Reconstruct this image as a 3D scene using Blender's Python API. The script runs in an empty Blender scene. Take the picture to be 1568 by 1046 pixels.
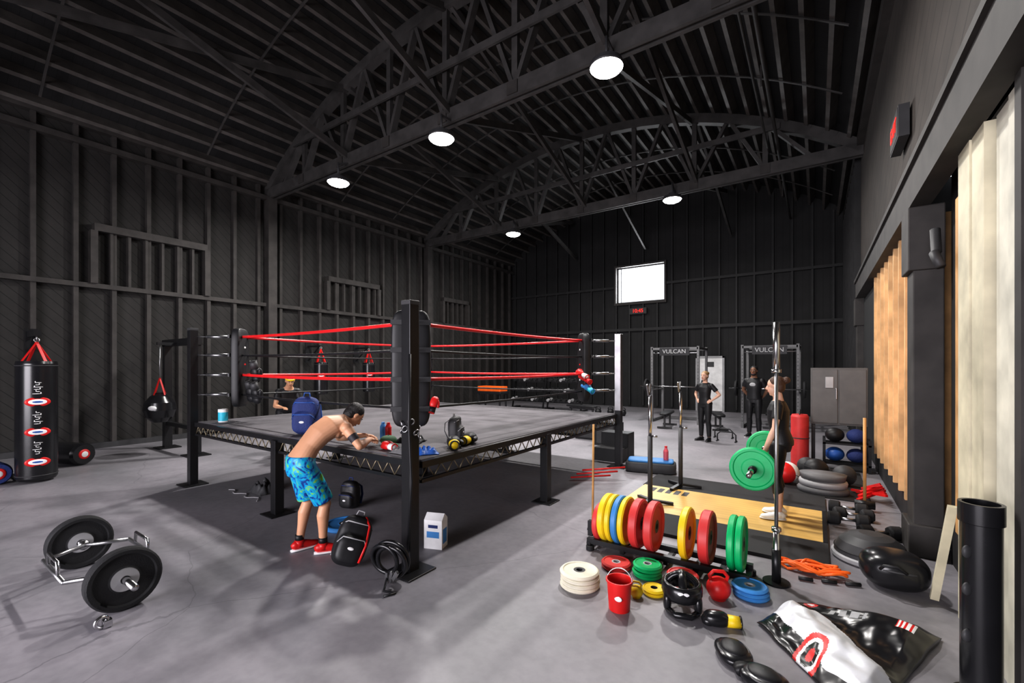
import bpy, math, random
from mathutils import Vector, Matrix, Euler, noise as mn
random.seed(7)
V=Vector
pi=math.pi
scene=bpy.context.scene
col=scene.collection

# ------------------------------------------------------------------ materials
def mat(name,c,rough=.6,metal=0.,var=.12,scale=6.,bump=0.,bscale=40.,emit=None,estr=0.,spec=.5,trans=0.):
    m=bpy.data.materials.new(name); m.use_nodes=True
    nt=m.node_tree; N=nt.nodes; L=nt.links
    b=N['Principled BSDF']
    b.inputs['Roughness'].default_value=rough
    b.inputs['Metallic'].default_value=metal
    b.inputs['Specular IOR Level'].default_value=spec
    tc=N.new('ShaderNodeTexCoord')
    nz=N.new('ShaderNodeTexNoise'); nz.inputs['Scale'].default_value=scale; nz.inputs['Detail'].default_value=4
    L.new(tc.outputs['Object'],nz.inputs['Vector'])
    r=N.new('ShaderNodeValToRGB')
    r.color_ramp.elements[0].position=.3; r.color_ramp.elements[1].position=.7
    a=[max(0,x*(1-var)) for x in c]; d=[min(1,x*(1+var)) for x in c]
    r.color_ramp.elements[0].color=(*a,1); r.color_ramp.elements[1].color=(*d,1)
    L.new(nz.outputs['Fac'],r.inputs['Fac']); L.new(r.outputs['Color'],b.inputs['Base Color'])
    if bump>0:
        n2=N.new('ShaderNodeTexNoise'); n2.inputs['Scale'].default_value=bscale; n2.inputs['Detail'].default_value=3
        L.new(tc.outputs['Object'],n2.inputs['Vector'])
        bp=N.new('ShaderNodeBump'); bp.inputs['Strength'].default_value=bump; bp.inputs['Distance'].default_value=.02
        L.new(n2.outputs['Fac'],bp.inputs['Height']); L.new(bp.outputs['Normal'],b.inputs['Normal'])
    if emit:
        b.inputs['Emission Color'].default_value=(*emit,1); b.inputs['Emission Strength'].default_value=estr
    return m

def board_mat(name,c,d,width=.15,rough=.75,line=.35,var=.25):
    """painted boards with dark joints, joints perpendicular to direction d"""
    m=mat(name,c,rough=rough,var=var,scale=2.0)
    nt=m.node_tree; N=nt.nodes; L=nt.links; b=N['Principled BSDF']
    tc=[n for n in N if n.type=='TEX_COORD'][0]
    dot=N.new('ShaderNodeVectorMath'); dot.operation='DOT_PRODUCT'; dot.inputs[1].default_value=d
    L.new(tc.outputs['Object'],dot.inputs[0])
    dv=N.new('ShaderNodeMath'); dv.operation='DIVIDE'; dv.inputs[1].default_value=width; L.new(dot.outputs['Value'],dv.inputs[0])
    fr=N.new('ShaderNodeMath'); fr.operation='FRACT'; L.new(dv.outputs[0],fr.inputs[0])
    gt=N.new('ShaderNodeMath'); gt.operation='LESS_THAN'; gt.inputs[1].default_value=.08; L.new(fr.outputs[0],gt.inputs[0])
    mx=N.new('ShaderNodeMix'); mx.data_type='RGBA'
    src=b.inputs['Base Color'].links[0].from_socket
    L.new(gt.outputs[0],mx.inputs['Factor']); L.new(src,mx.inputs['A'])
    mx.inputs['B'].default_value=(c[0]*line,c[1]*line,c[2]*line,1)
    L.new(mx.outputs['Result'],b.inputs['Base Color'])
    return m

def floor_mat():
    m=bpy.data.materials.new('concrete_floor'); m.use_nodes=True
    nt=m.node_tree; N=nt.nodes; L=nt.links; b=N['Principled BSDF']
    tc=N.new('ShaderNodeTexCoord')
    n1=N.new('ShaderNodeTexNoise'); n1.inputs['Scale'].default_value=.55; n1.inputs['Detail'].default_value=5; n1.inputs['Roughness'].default_value=.6
    L.new(tc.outputs['Object'],n1.inputs['Vector'])
    r=N.new('ShaderNodeValToRGB')
    r.color_ramp.elements[0].position=.32; r.color_ramp.elements[0].color=(.205,.203,.218,1)
    r.color_ramp.elements[1].position=.70; r.color_ramp.elements[1].color=(.335,.315,.345,1)
    L.new(n1.outputs['Fac'],r.inputs['Fac'])
    n2=N.new('ShaderNodeTexNoise'); n2.inputs['Scale'].default_value=14; n2.inputs['Detail'].default_value=8
    L.new(tc.outputs['Object'],n2.inputs['Vector'])
    mx=N.new('ShaderNodeMix'); mx.data_type='RGBA'; mx.blend_type='MULTIPLY'; mx.inputs['Factor'].default_value=.3
    r2=N.new('ShaderNodeValToRGB'); r2.color_ramp.elements[0].position=.35; r2.color_ramp.elements[0].color=(.65,.65,.66,1); r2.color_ramp.elements[1].position=.6
    L.new(n2.outputs['Fac'],r2.inputs['Fac'])
    L.new(r.outputs['Color'],mx.inputs['A']); L.new(r2.outputs['Color'],mx.inputs['B'])
    nw=N.new('ShaderNodeTexNoise'); nw.inputs['Scale'].default_value=2.2; nw.inputs['Detail'].default_value=6
    L.new(tc.outputs['Object'],nw.inputs['Vector'])
    mv=N.new('ShaderNodeMix'); mv.data_type='RGBA'; mv.inputs['Factor'].default_value=.16
    L.new(tc.outputs['Object'],mv.inputs['A']); L.new(nw.outputs['Color'],mv.inputs['B'])
    vo=N.new('ShaderNodeTexVoronoi'); vo.feature='DISTANCE_TO_EDGE'; vo.inputs['Scale'].default_value=.42
    L.new(mv.outputs['Result'],vo.inputs['Vector'])
    lt=N.new('ShaderNodeMath'); lt.operation='LESS_THAN'; lt.inputs[1].default_value=.0014; L.new(vo.outputs['Distance'],lt.inputs[0])
    ml=N.new('ShaderNodeMath'); ml.operation='MULTIPLY'; ml.inputs[1].default_value=.4; L.new(lt.outputs[0],ml.inputs[0])
    m3=N.new('ShaderNodeMix'); m3.data_type='RGBA'; m3.inputs['B'].default_value=(.10,.10,.11,1)
    L.new(ml.outputs[0],m3.inputs['Factor']); L.new(mx.outputs['Result'],m3.inputs['A'])
    L.new(m3.outputs['Result'],b.inputs['Base Color'])
    rr=N.new('ShaderNodeMapRange'); rr.inputs['To Min'].default_value=.34; rr.inputs['To Max'].default_value=.58
    L.new(n1.outputs['Fac'],rr.inputs['Value']); L.new(rr.outputs['Result'],b.inputs['Roughness'])
    bp=N.new('ShaderNodeBump'); bp.inputs['Strength'].default_value=.08; bp.inputs['Distance'].default_value=.01
    L.new(n2.outputs['Fac'],bp.inputs['Height']); L.new(bp.outputs['Normal'],b.inputs['Normal'])
    return m

M={}
def mk(k,*a,**kw): M[k]=mat(k,*a,**kw)
mk('charcoal',(.018,.017,.018),rough=.7,var=.25,scale=3)
mk('charcoal_wood',(.040,.036,.034),rough=.65,var=.3,scale=4)
mk('back_wood',(.017,.017,.018),rough=.65,var=.3,scale=4)
mk('truss_wood',(.050,.047,.046),rough=.6,var=.3,scale=4)
mk('joist_wood',(.085,.077,.072),rough=.6,var=.3,scale=4)
mk('black',(.010,.010,.012),rough=.5)
mk('black_gloss',(.012,.012,.014),rough=.25)
mk('black_rubber',(.016,.016,.018),rough=.75,bump=.2,bscale=120)
mk('black_metal',(.018,.018,.020),rough=.35,metal=.3)
mk('chrome',(.62,.62,.63),rough=.22,metal=1)
mk('steel',(.4,.4,.41),rough=.35,metal=1)
mk('bronze_rod',(.26,.22,.15),rough=.45,metal=.6)
mk('red',(.62,.015,.015),rough=.4)
mk('red_rope',(.76,.02,.025),rough=.35)
mk('red_plate',(.58,.045,.045),rough=.5)
mk('yellow',(.80,.57,.015),rough=.45)
mk('green',(.0,.42,.14),rough=.45)
mk('blue',(.02,.10,.38),rough=.45)
mk('ltblue',(.05,.24,.56),rough=.5)
mk('cyan',(.03,.45,.6),rough=.5)
mk('white',(.8,.8,.8),rough=.5)
mk('vinyl_white',(.70,.71,.74),rough=.35)
mk('cream',(.70,.67,.55),rough=.6)
mk('orange',(.85,.15,.015),rough=.45)
mk('grey',(.14,.14,.145),rough=.6)
mk('cabinet_grey',(.10,.096,.093),rough=.45)
mk('ltgrey',(.38,.38,.39),rough=.5)
mk('dkgrey',(.045,.045,.048),rough=.55)
mk('canvas',(.095,.089,.098),rough=.8,var=.3,scale=2.5,bump=.15,bscale=60)
mk('navy',(.018,.035,.15),rough=.75,bump=.3,bscale=60)
mk('tan_wood',(.50,.28,.10),rough=.55,var=.2,scale=5)
mk('raw_wood',(.56,.32,.13),rough=.65,var=.35,scale=3)
mk('pale_wood',(.66,.43,.22),rough=.65,var=.3,scale=3)
mk('cream_paint',(.56,.52,.39),rough=.6,var=.25,scale=3)
mk('white_paint',(.62,.60,.51),rough=.6,var=.25,scale=3)
mk('skin',(.60,.33,.20),rough=.5,var=.06)
mk('skin_light',(.62,.38,.28),rough=.5,var=.06)
mk('skin_dark',(.20,.10,.06),rough=.5,var=.08)
mk('ink',(.03,.025,.03),rough=.6)
mk('hair_black',(.012,.01,.01),rough=.5,bump=.5,bscale=90)
mk('hair_brown',(.07,.03,.015),rough=.5,bump=.5,bscale=90)
mk('hair_blond',(.30,.18,.08),rough=.5,bump=.5,bscale=90)
mk('eye_white',(.6,.6,.6),rough=.3)
mk('lip',(.4,.12,.1),rough=.5)
mk('olive',(.05,.12,.06),rough=.8)
mk('lens',(1,1,1),emit=(1,.98,.95),estr=28)
mk('led_red',(.3,0,0),emit=(1,.03,.02),estr=1.6)
mk('pink_drink',(.6,.12,.15),rough=.2)
M['floor']=floor_mat()
M['diag']=board_mat('diagonal_sheathing',(.022,.0205,.0195),(0,.707,.707),.15,line=.15)
M['vert_boards']=board_mat('vertical_sheathing',(.012,.012,.013),(1,0,0),.2)
M['rear_right']=board_mat('rear_side_boards',(.014,.014,.015),(0,1,0),.2)
M['ply_right']=board_mat('painted_boards_right',(.050,.041,.036),(0,.5,.866),.28,line=.45)
M['platform_wood']=board_mat('platform_wood',(.64,.42,.14),(0,1,0),.09,rough=.4,line=.75,var=.15)
M['roof_boards']=board_mat('roof_boards',(.008,.008,.009),(0,1,0),.15)
def shorts_mat():
    m=mat('blue_pattern_cloth',(.0,.25,.5),rough=.5)
    N=m.node_tree.nodes
    r=[n for n in N if n.type=='VALTORGB'][0]; nz=[n for n in N if n.type=='TEX_NOISE'][0]
    nz.inputs['Scale'].default_value=9; nz.inputs['Distortion'].default_value=2.5
    cr=r.color_ramp; cr.elements[0].position=.40; cr.elements[0].color=(.0,.04,.22,1)
    cr.elements[1].position=.66; cr.elements[1].color=(.20,.5,.08,1)
    e=cr.elements.new(.46); e.color=(.0,.24,.56,1); e=cr.elements.new(.58); e.color=(.0,.40,.52,1)
    return m
M['shorts']=shorts_mat()

# ------------------------------------------------------------------ mesh builder
def frame(ax,side=None):
    ax=V(ax).normalized()
    if side is None:
        side=V((0,0,1)) if abs(ax.z)<.9 else V((1,0,0))
    s=V(side); s=(s-ax*s.dot(ax))
    if s.length<1e-5: s=V((0,1,0))-ax*ax.y
    s.normalize(); t=ax.cross(s)
    return s,t,ax
class MB:
    def __init__(s): s.v=[];s.f=[];s.m=[];s.sm=[];s.mats=[]
    def mi(s,k):
        if k not in s.mats: s.mats.append(k)
        return s.mats.index(k)
    def add(s,vs,fs,k,smooth=False):
        o=len(s.v); s.v+= [tuple(v) for v in vs]; i=s.mi(k)
        for f in fs:
            s.f.append([o+x for x in f]); s.m.append(i); s.sm.append(smooth)
    def box(s,c,size,k,rot=None):
        c=V(c); h=V(size)/2
        R=rot if isinstance(rot,Matrix) else (Matrix.Identity(3) if rot is None else Euler(rot).to_matrix())
        vs=[c+R@V((x*h.x,y*h.y,z*h.z)) for x in(-1,1) for y in(-1,1) for z in(-1,1)]
        s.add(vs,[(0,1,3,2),(4,6,7,5),(0,4,5,1),(2,3,7,6),(0,2,6,4),(1,5,7,3)],k)
    def bb(s,x0,x1,y0,y1,z0,z1,k): s.box(((x0+x1)/2,(y0+y1)/2,(z0+z1)/2),(x1-x0,y1-y0,z1-z0),k)
    def beam(s,p,q,w,h,k,up=(0,0,1)):
        p=V(p);q=V(q); ax=(q-p); L=ax.length; ax.normalize()
        u=V(up)-ax*V(up).dot(ax)
        if u.length<1e-4: u=V((1,0,0))-ax*ax.x
        u.normalize(); sd=ax.cross(u)
        R=Matrix((sd,ax,u)).transposed()
        s.box((p+q)/2,(w,L,h),k,R)
    def tube(s,pts,r,k,seg=12,side=None,flat=1.,caps=True,closed=False):
        pts=[V(p) for p in pts]; n=len(pts)
        if not isinstance(r,(list,tuple)): r=[r]*n
        vs=[];fs=[]
        prev=V(side) if side is not None else None
        for i,p in enumerate(pts):
            if closed: t=pts[(i+1)%n]-pts[i-1]
            else: t=(pts[min(i+1,n-1)]-pts[max(i-1,0)])
            if t.length<1e-7: t=V((0,0,1))
            a,b,t=frame(t,prev)
            if side is None: prev=a
            ri=r[i]
            if isinstance(ri,(list,tuple)): ra,rb=ri
            else: ra,rb=ri,ri*flat
            for j in range(seg):
                an=2*pi*j/seg
                vs.append(p+a*math.cos(an)*ra+b*math.sin(an)*rb)
        m=n if closed else n-1
        for i in range(m):
            for j in range(seg):
                a0=i*seg+j; a1=i*seg+(j+1)%seg; b0=((i+1)%n)*seg+j; b1=((i+1)%n)*seg+(j+1)%seg
                fs.append((a0,a1,b1,b0))
        if caps and not closed:
            fs.append(tuple(reversed(range(seg)))); fs.append(tuple((n-1)*seg+j for j in range(seg)))
        s.add(vs,fs,k,True)
    def cyl(s,p,q,r,k,r2=None,seg=20): s.tube([p,q],[r,r if r2 is None else r2],k,seg)
    def lathe(s,prof,c,ax,k,seg=32,keys=None):
        a,b,t=frame(ax); c=V(c); n=len(prof); vs=[]
        for (r,z) in prof:
            for j in range(seg):
                an=2*pi*j/seg; vs.append(c+t*z+(a*math.cos(an)+b*math.sin(an))*max(r,1e-4))
        for i in range(n-1):
            kk=keys[i] if keys else k
            fs=[(i*seg+j,i*seg+(j+1)%seg,(i+1)*seg+(j+1)%seg,(i+1)*seg+j) for j in range(seg)]
            used=vs[i*seg:(i+2)*seg]
            s.add(used,[tuple(x-i*seg for x in f) for f in fs],kk,abs(prof[i][1]-prof[i+1][1])>1e-3)
    def sell(s,c,A,k,e=1.,nu=20,nv=12):
        c=V(c); A=[V(a) for a in A]; vs=[];fs=[]
        sp=lambda x: math.copysign(abs(x)**e,x)
        for i in range(nv+1):
            ph=-pi/2+pi*i/nv
            for j in range(nu):
                th=2*pi*j/nu
                x=sp(math.cos(ph))*sp(math.cos(th)); y=sp(math.cos(ph))*sp(math.sin(th)); z=sp(math.sin(ph))
                vs.append(c+A[0]*x+A[1]*y+A[2]*z)
        for i in range(nv):
            for j in range(nu):
                fs.append((i*nu+j,i*nu+(j+1)%nu,(i+1)*nu+(j+1)%nu,(i+1)*nu+j))
        s.add(vs,fs,k,True)
    def ell(s,c,r,k,rot=None,e=1.,**kw):
        if not isinstance(r,(list,tuple)): r=(r,r,r)
        R=Matrix.Identity(3) if rot is None else Euler(rot).to_matrix()
        s.sell(c,[R@V((r[0],0,0)),R@V((0,r[1],0)),R@V((0,0,r[2]))],k,e,**kw)
    def torus(s,c,R,r,ax,k,seg=32,sseg=10):
        a,b,t=frame(ax); c=V(c)
        s.tube([c+(a*math.cos(2*pi*i/seg)+b*math.sin(2*pi*i/seg))*R for i in range(seg)],r,k,sseg,closed=True)
    def grid(s,nx,ny,fn,kf):
        vs=[fn(i/nx,j/ny) for j in range(ny+1) for i in range(nx+1)]
        by={}
        for j in range(ny):
            for i in range(nx):
                k=kf((i+.5)/nx,(j+.5)/ny)
                by.setdefault(k,[]).append((j*(nx+1)+i,j*(nx+1)+i+1,(j+1)*(nx+1)+i+1,(j+1)*(nx+1)+i))
        o=len(s.v); s.v+=[tuple(v) for v in vs]
        for k,fs in by.items():
            ii=s.mi(k)
            for f in fs: s.f.append([o+x for x in f]); s.m.append(ii); s.sm.append(True)
    def obj(s,name,parent=None,loc=(0,0,0),yaw=0,bevel=0,auto=None):
        me=bpy.data.meshes.new(name); me.from_pydata(s.v,[],s.f)
        for k in s.mats: me.materials.append(M[k])
        me.polygons.foreach_set('material_index',s.m); me.polygons.foreach_set('use_smooth',s.sm)
        me.update()
        o=bpy.data.objects.new(name,me); col.objects.link(o)
        o.location=loc; o.rotation_euler=(0,0,yaw)
        if parent: o.parent=parent
        if bevel:
            b=o.modifiers.new('bevel','BEVEL'); b.width=bevel; b.segments=2; b.limit_method='ANGLE'; b.angle_limit=.8
        return o
def empty(name,loc=(0,0,0),yaw=0):
    e=bpy.data.objects.new(name,None); col.objects.link(e); e.location=loc; e.rotation_euler=(0,0,yaw); e.empty_display_size=.2
    return e
def remesh(mb,name,parent,voxel=.01,it=4,matfn=None,fac=.5):
    o=mb.obj(name+'_tmp')
    r=o.modifiers.new('r','REMESH'); r.mode='VOXEL'; r.voxel_size=voxel; r.use_smooth_shade=True
    sm=o.modifiers.new('s','SMOOTH'); sm.factor=fac; sm.iterations=it
    dg=bpy.context.evaluated_depsgraph_get(); dg.update()
    me=bpy.data.meshes.new_from_object(o.evaluated_get(dg))
    me.name=name
    bpy.data.objects.remove(o)
    me.materials.clear()
    for k in mb.mats: me.materials.append(M[k])
    mats=list(mb.mats)
    if matfn:
        for p in me.polygons:
            k=matfn(p.center)
            if k is None: k=mats[0]
            if k not in mats: mats.append(k); me.materials.append(M[k])
            p.material_index=mats.index(k)
    else:
        for p in me.polygons: p.material_index=0
    for p in me.polygons: p.use_smooth=True
    n=bpy.data.objects.new(name,me); col.objects.link(n)
    if parent: n.parent=parent
    return n
def text(body,loc,rot,size,k,parent,name='lettering',ext=.004):
    c=bpy.data.curves.new(name,'FONT'); c.body=body; c.size=size; c.extrude=ext; c.align_x='CENTER'; c.align_y='CENTER'
    o=bpy.data.objects.new(name,c); col.objects.link(o); o.location=loc; o.rotation_euler=rot
    c.materials.append(M[k]); o.parent=parent
    return o

# ------------------------------------------------------------------ room
XL,XR,Y0,Y1=-13.0,.88,-6.5,18.9
XC=(XL+XR)/2; HW=(XR-XL)/2
RS=2.25; RR=(HW*HW+RS*RS)/(2*RS); ZP=9.35
def roof(x): return ZP-RR+math.sqrt(max(0,RR*RR-(x-XC)**2))
b=MB(); b.bb(XL-.3,XR+.6,Y0-8,Y1+.3,-.2,0,'floor'); b.obj('floor')

b=MB(); n=40; xs=[XL-.3+(XR+.6-(XL-.3))*i/n for i in range(n+1)]
def rz(x): return roof(min(max(x,XL),XR))
for i in range(n):
    a,c=xs[i],xs[i+1]
    vs=[(a,Y0,rz(a)+.03),(c,Y0,rz(c)+.03),(c,Y1+.3,rz(c)+.03),(a,Y1+.3,rz(a)+.03),(a,Y0,rz(a)+.13),(c,Y0,rz(c)+.13),(c,Y1+.3,rz(c)+.13),(a,Y1+.3,rz(a)+.13)]
    b.add(vs,[(0,3,2,1),(4,5,6,7),(0,1,5,4),(2,3,7,6),(1,2,6,5),(3,0,4,7)],'roof_boards')
b.obj('ceiling')
b=MB(); NP=33
def rup(x):
    nx=(x-XC)/RR; return V((nx,0,math.sqrt(1-nx*nx)))
for i in range(NP+1):
    x=XL+.12+(XR-XL-.24)*i/NP
    up=rup(x); c=V((x,0,roof(x)))-up*.12
    b.beam((c.x,Y0,c.z),(c.x,Y1,c.z),.085,.27,'joist_wood',up)
for y in (-1.5,1.9,4.8,8.6,10.7,14.8,16.9):
    for i in range(24):
        xa=XL+.3+(XR-XL-.6)*i/24; xb=XL+.3+(XR-XL-.6)*(i+1)/24
        pa=V((xa,y,roof(xa)))-rup(xa)*.28; pb=V((xb,y,roof(xb)))-rup(xb)*.28
        b.beam(pa,pb,.04,.02,'truss_wood')
b.obj('ceiling_joists')

def truss(y):
    b=MB(); zb=6.68
    b.bb(XL,XR,y-.1,y-.04,zb-.14,zb+.14,'truss_wood'); b.bb(XL,XR,y+.04,y+.1,zb-.14,zb+.14,'truss_wood')
    b.bb(XL,XR,y-.04,y+.04,zb-.10,zb+.10,'truss_wood')
    n=28
    def tp(x): return roof(x)-.38
    X=[XL+.02+(XR-XL-.04)*i/n for i in range(n+1)]
    for i in range(n):
        b.beam((X[i],y,tp(X[i])),(X[i+1],y,tp(X[i+1])),.2,.24,'truss_wood')
    P=8; px=[XL+.25+(XR-XL-.5)*i/P for i in range(P+1)]
    for i in range(1,P): b.beam((px[i],y,zb),(px[i],y,tp(px[i])),.09,.12,'truss_wood',(1,0,0))
    for i in range(P):
        m=(px[i]+px[i+1])/2
        if i==0: b.beam((px[1],y,tp(px[1])),(m-.2,y,zb),.08,.14,'truss_wood',(0,1,0))
        elif i==P-1: b.beam((px[i],y,tp(px[i])),(m+.2,y,zb),.08,.14,'truss_wood',(0,1,0))
        else:
            b.beam((px[i],y,zb),(m,y,tp(m)),.08,.14,'truss_wood',(0,1,0)); b.beam((px[i+1],y,zb),(m,y,tp(m)),.08,.14,'truss_wood',(0,1,0))
    b.bb(XL+1.6,XR-1.6,y-.16,y-.11,7.58,7.72,'truss_wood')
    for i in range(1,P): b.box((px[i],y-.115,zb),(.22,.02,.22),'charcoal_wood')
    b.obj('roof_truss')
TY=[.3,6.5,12.7]
for y in TY: truss(y)
b=MB()
for (ya,yb) in ((.3,6.5),(6.5,12.7),(12.7,18.5)):
    for x in (-9.3,-6.05,-2.8):
        zt=roof(x)-.45
        b.beam((x,ya,6.75),(x,yb,zt),.07,.14,'truss_wood'); b.beam((x+.15,ya,zt),(x+.15,yb,6.75),.07,.14,'truss_wood')
b.obj('sway_braces')
b=MB(); b.cyl((-.75,Y0+.1,7.05),(-.75,Y1-.3,7.05),.035,'truss_wood'); b.cyl((-.95,Y0+.1,7.05),(-.95,12.6,7.05),.022,'truss_wood',seg=10)
for y in (3,9.5,16): b.beam((-.85,y,7.05),(-.85,y,7.45),.03,.03,'truss_wood')
b.obj('conduit_pipe')

# left wall
b=MB(); b.bb(XL-.2,XL-.0,Y0,Y1+.3,0,7.25,'diag')
sy=[]; y=-6.2
while y<Y1:
    sy.append(y); y+=.62
for y in sy: b.bb(XL,XL+.13,y-.04,y+.04,.12,6.95,'charcoal_wood')
b.bb(XL,XL+.17,Y0,Y1,3.48,3.58,'charcoal_wood'); b.bb(XL,XL+.2,Y0,Y1,6.5,6.62,'charcoal_wood')
b.bb(XL,XL+.16,Y0,Y1,6.9,7.05,'charcoal_wood')
b.bb(XL,XL+.14,Y0,Y1,0,.12,'dkgrey')
for (ya,yb,zz) in ((2.75,4.9,4.72),(8.3,10.3,4.5),(13.6,15.2,4.5)):
    b.bb(XL,XL+.22,ya,yb,zz,zz+.16,'charcoal_wood'); b.bb(XL,XL+.22,ya-.06,ya+.06,3.58,zz,'charcoal_wood'); b.bb(XL,XL+.22,yb-.06,yb+.06,3.58,zz,'charcoal_wood')
    yy=ya+.3
    while yy<yb: b.bb(XL+.0,XL+.16,yy-.025,yy+.025,3.58,zz,'charcoal_wood'); yy+=.31
for y in TY: b.bb(XL,XL+.3,y-.12,y+.12,0,6.6,'charcoal_wood')
b.obj('wall_left')

# back wall with window opening
WX0,WX1,WZ0,WZ1=-7.3,-5.2,4.55,6.12
b=MB(); xs=[XL-.2+ (XR+.5-XL+.2)*i/36 for i in range(37)]+[WX0,WX1]; xs=sorted(xs)
for i in range(len(xs)-1):
    a,c=xs[i],xs[i+1]; m=(a+c)/2; z=rz(m)+.12
    if c-a<1e-4: continue
    if WX0-.001<=a and c<=WX1+.001:
        b.bb(a,c,Y1,Y1+.2,0,WZ0,'vert_boards'); b.bb(a,c,Y1,Y1+.2,WZ1,z,'vert_boards')
    else: b.bb(a,c,Y1,Y1+.2,0,z,'vert_boards')
x=XL+.3
while x<XR:
    z=roof(x)-.2
    if WX0-.05<x<WX1+.05:
        b.bb(x-.03,x+.03,Y1-.12,Y1,.1,WZ0-.1,'back_wood'); b.bb(x-.03,x+.03,Y1-.12,Y1,WZ1+.1,z,'back_wood')
    elif -4.05<x<-2.9: b.bb(x-.03,x+.03,Y1-.12,Y1,2.2,z,'back_wood')
    else: b.bb(x-.03,x+.03,Y1-.12,Y1,.1,z,'back_wood')
    x+=.6
b.bb(XL,XR,Y1-.15,Y1,3.3,3.42,'back_wood'); b.bb(XL,WX0-.1,Y1-.15,Y1,5.2,5.3,'back_wood'); b.bb(WX1+.1,XR,Y1-.15,Y1,5.2,5.3,'back_wood')
b.obj('wall_back')
b=MB()
for (a,c,d,e) in ((WX0-.08,WX1+.08,WZ1,WZ1+.08),(WX0-.08,WX1+.08,WZ0-.1,WZ0),(WX0-.08,WX0,WZ0,WZ1),(WX1,WX1+.08,WZ0,WZ1)):
    b.bb(a,c,Y1-.16,Y1+.05,d,e,'charcoal_wood')
b.bb(WX0,WX1,Y1+.05,Y1+.09,WZ0,WZ0+.05,'grey'); b.bb(WX0,WX1,Y1+.05,Y1+.09,WZ1-.05,WZ1,'grey')
b.bb(WX0,WX0+.05,Y1+.05,Y1+.09,WZ0,WZ1,'grey'); b.bb(WX1-.05,WX1,Y1+.05,Y1+.09,WZ0,WZ1,'grey'); b.bb(WX0+.16,WX0+.185,Y1+.05,Y1+.09,WZ0,WZ1,'grey')
b.obj('window_1')
b=MB(); b.bb(-3.9,-3.0,Y1-.08,Y1-.03,0.02,2.1,'white'); b.bb(-3.98,-3.9,Y1-.1,Y1-.01,0,2.18,'ltgrey'); b.bb(-3.0,-2.92,Y1-.1,Y1-.01,0,2.18,'ltgrey'); b.bb(-3.98,-2.92,Y1-.1,Y1-.01,2.1,2.18,'ltgrey')
b.bb(-3.6,-3.3,Y1-.09,Y1-.08,1.75,1.95,'dkgrey'); b.cyl((-3.82,Y1-.16,1.0),(-3.7,Y1-.16,1.0),.015,'steel'); b.cyl((-3.82,Y1-.08,1.0),(-3.82,Y1-.17,1.0),.015,'steel')
b.obj('door_1',bevel=.004)
e=empty('digital_clock',(-6.3,Y1-.17,4.15))
b=MB(); b.box((0,0,0),(.75,.08,.26),'black'); b.obj('casing',e)
text('10:45',(0,-.045,0),(pi/2,0,0),.22,'led_red',e,'digits')

# right wall
b=MB()
b.bb(XR,XR+.2,Y0,Y1+.3,3.65,7.25,'ply_right')
b.bb(XR+.0,XR+.2,10.0,Y1+.3,0,3.65,'rear_right')
b.bb(XR+.3,XR+.45,3.2,10.0,0,3.65,'charcoal')
b.bb(XR,XR+.2,Y0,3.36,0,3.65,'charcoal')
b.bb(XR-.03,XR+.2,3.28,3.37,0,3.4,'charcoal_wood')
b.bb(XR+.0,XR+.3,3.38,3.58,0,3.4,'white_paint'); b.bb(XR+.015,XR+.3,3.595,3.84,0,3.4,'white_paint')
b.bb(XR+.08,XR+.3,3.84,3.88,0,3.4,'dkgrey')
b.bb(XR-.03,XR+.3,3.88,4.13,0,3.3,'cream_paint'); b.bb(XR-.04,XR+.3,4.145,4.42,0,3.3,'cream_paint')
b.bb(XR-.02,XR+.3,3.2,4.5,3.3,3.65,'charcoal')
b.bb(XR+.10,XR+.3,4.45,4.68,0,3.3,'dkgrey'); b.bb(XR+.02,XR+.3,4.70,4.82,.5,3.1,'raw_wood'); b.bb(XR+.14,XR+.3,4.85,5.6,0,3.65,'charcoal')
b.bb(XR+.08,XR+.3,5.95,10.0,.3,3.3,'raw_wood')
for y in (6.1,6.55,7.0,7.45,7.9,8.35,8.8,9.25,9.7): b.bb(XR-.06,XR+.1,y,y+.06,.3,3.3,'pale_wood')
b.bb(XR-.02,XR+.3,6.0,10.0,0,.3,'charcoal'); b.bb(XR-.02,XR+.3,6.0,10.0,3.3,3.65,'charcoal')
yy=13.3
while yy<Y1: b.bb(XR-.12,XR,yy,yy+.06,0,7,'back_wood'); yy+=.6
b.bb(XR-.12,XR,Y0,Y1,6.75,6.95,'charcoal_wood')
b.obj('wall_right')
b=MB(); b.bb(XR-.15,XR,Y0+.1,12.5,3.3,3.66,'charcoal_wood'); b.bb(XR-.18,XR+.0,Y0+.1,12.5,3.62,3.68,'charcoal_wood'); b.obj('trim_header')
for y,w in ((5.62,.32),(12.6,.3)):
    b=MB(); b.bb(XR-.12,XR+.1,y,y+w,0,3.3,'charcoal_wood'); b.bb(XR-.16,XR+.1,y-.04,y+w+.04,2.7,3.3,'charcoal_wood'); b.bb(XR-.16,XR+.1,y-.05,y+w+.05,0,.3,'charcoal_wood'); b.obj('support_column',bevel=.01)
b=MB(); b.beam((XR-.14,4.58,.03),(XR-.08,4.36,.80),.03,.05,'cream_paint',(1,0,0)); b.obj('leaning_board')
b=MB(); b.tube([(XR-.05,5.1,2.95),(XR-.05,5.05,2.75),(XR-.08,4.95,2.72),(XR-.05,4.9,2.6)],.035,'dkgrey',10); b.obj('electric_conduit_elbow')
e=empty('exit_sign',(XR-.07,6.85,4.55))
b=MB(); b.box((0,0,0),(.1,.62,.36),'dkgrey'); b.box((-.052,0,0),(.006,.58,.32),'black'); b.box((.02,0,.2),(.05,.1,.08),'dkgrey'); b.obj('casing',e,bevel=.008)
text('EXIT',(-.06,0,0),(pi/2,0,-pi/2),.22,'led_red',e,'letters',.002)

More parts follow.
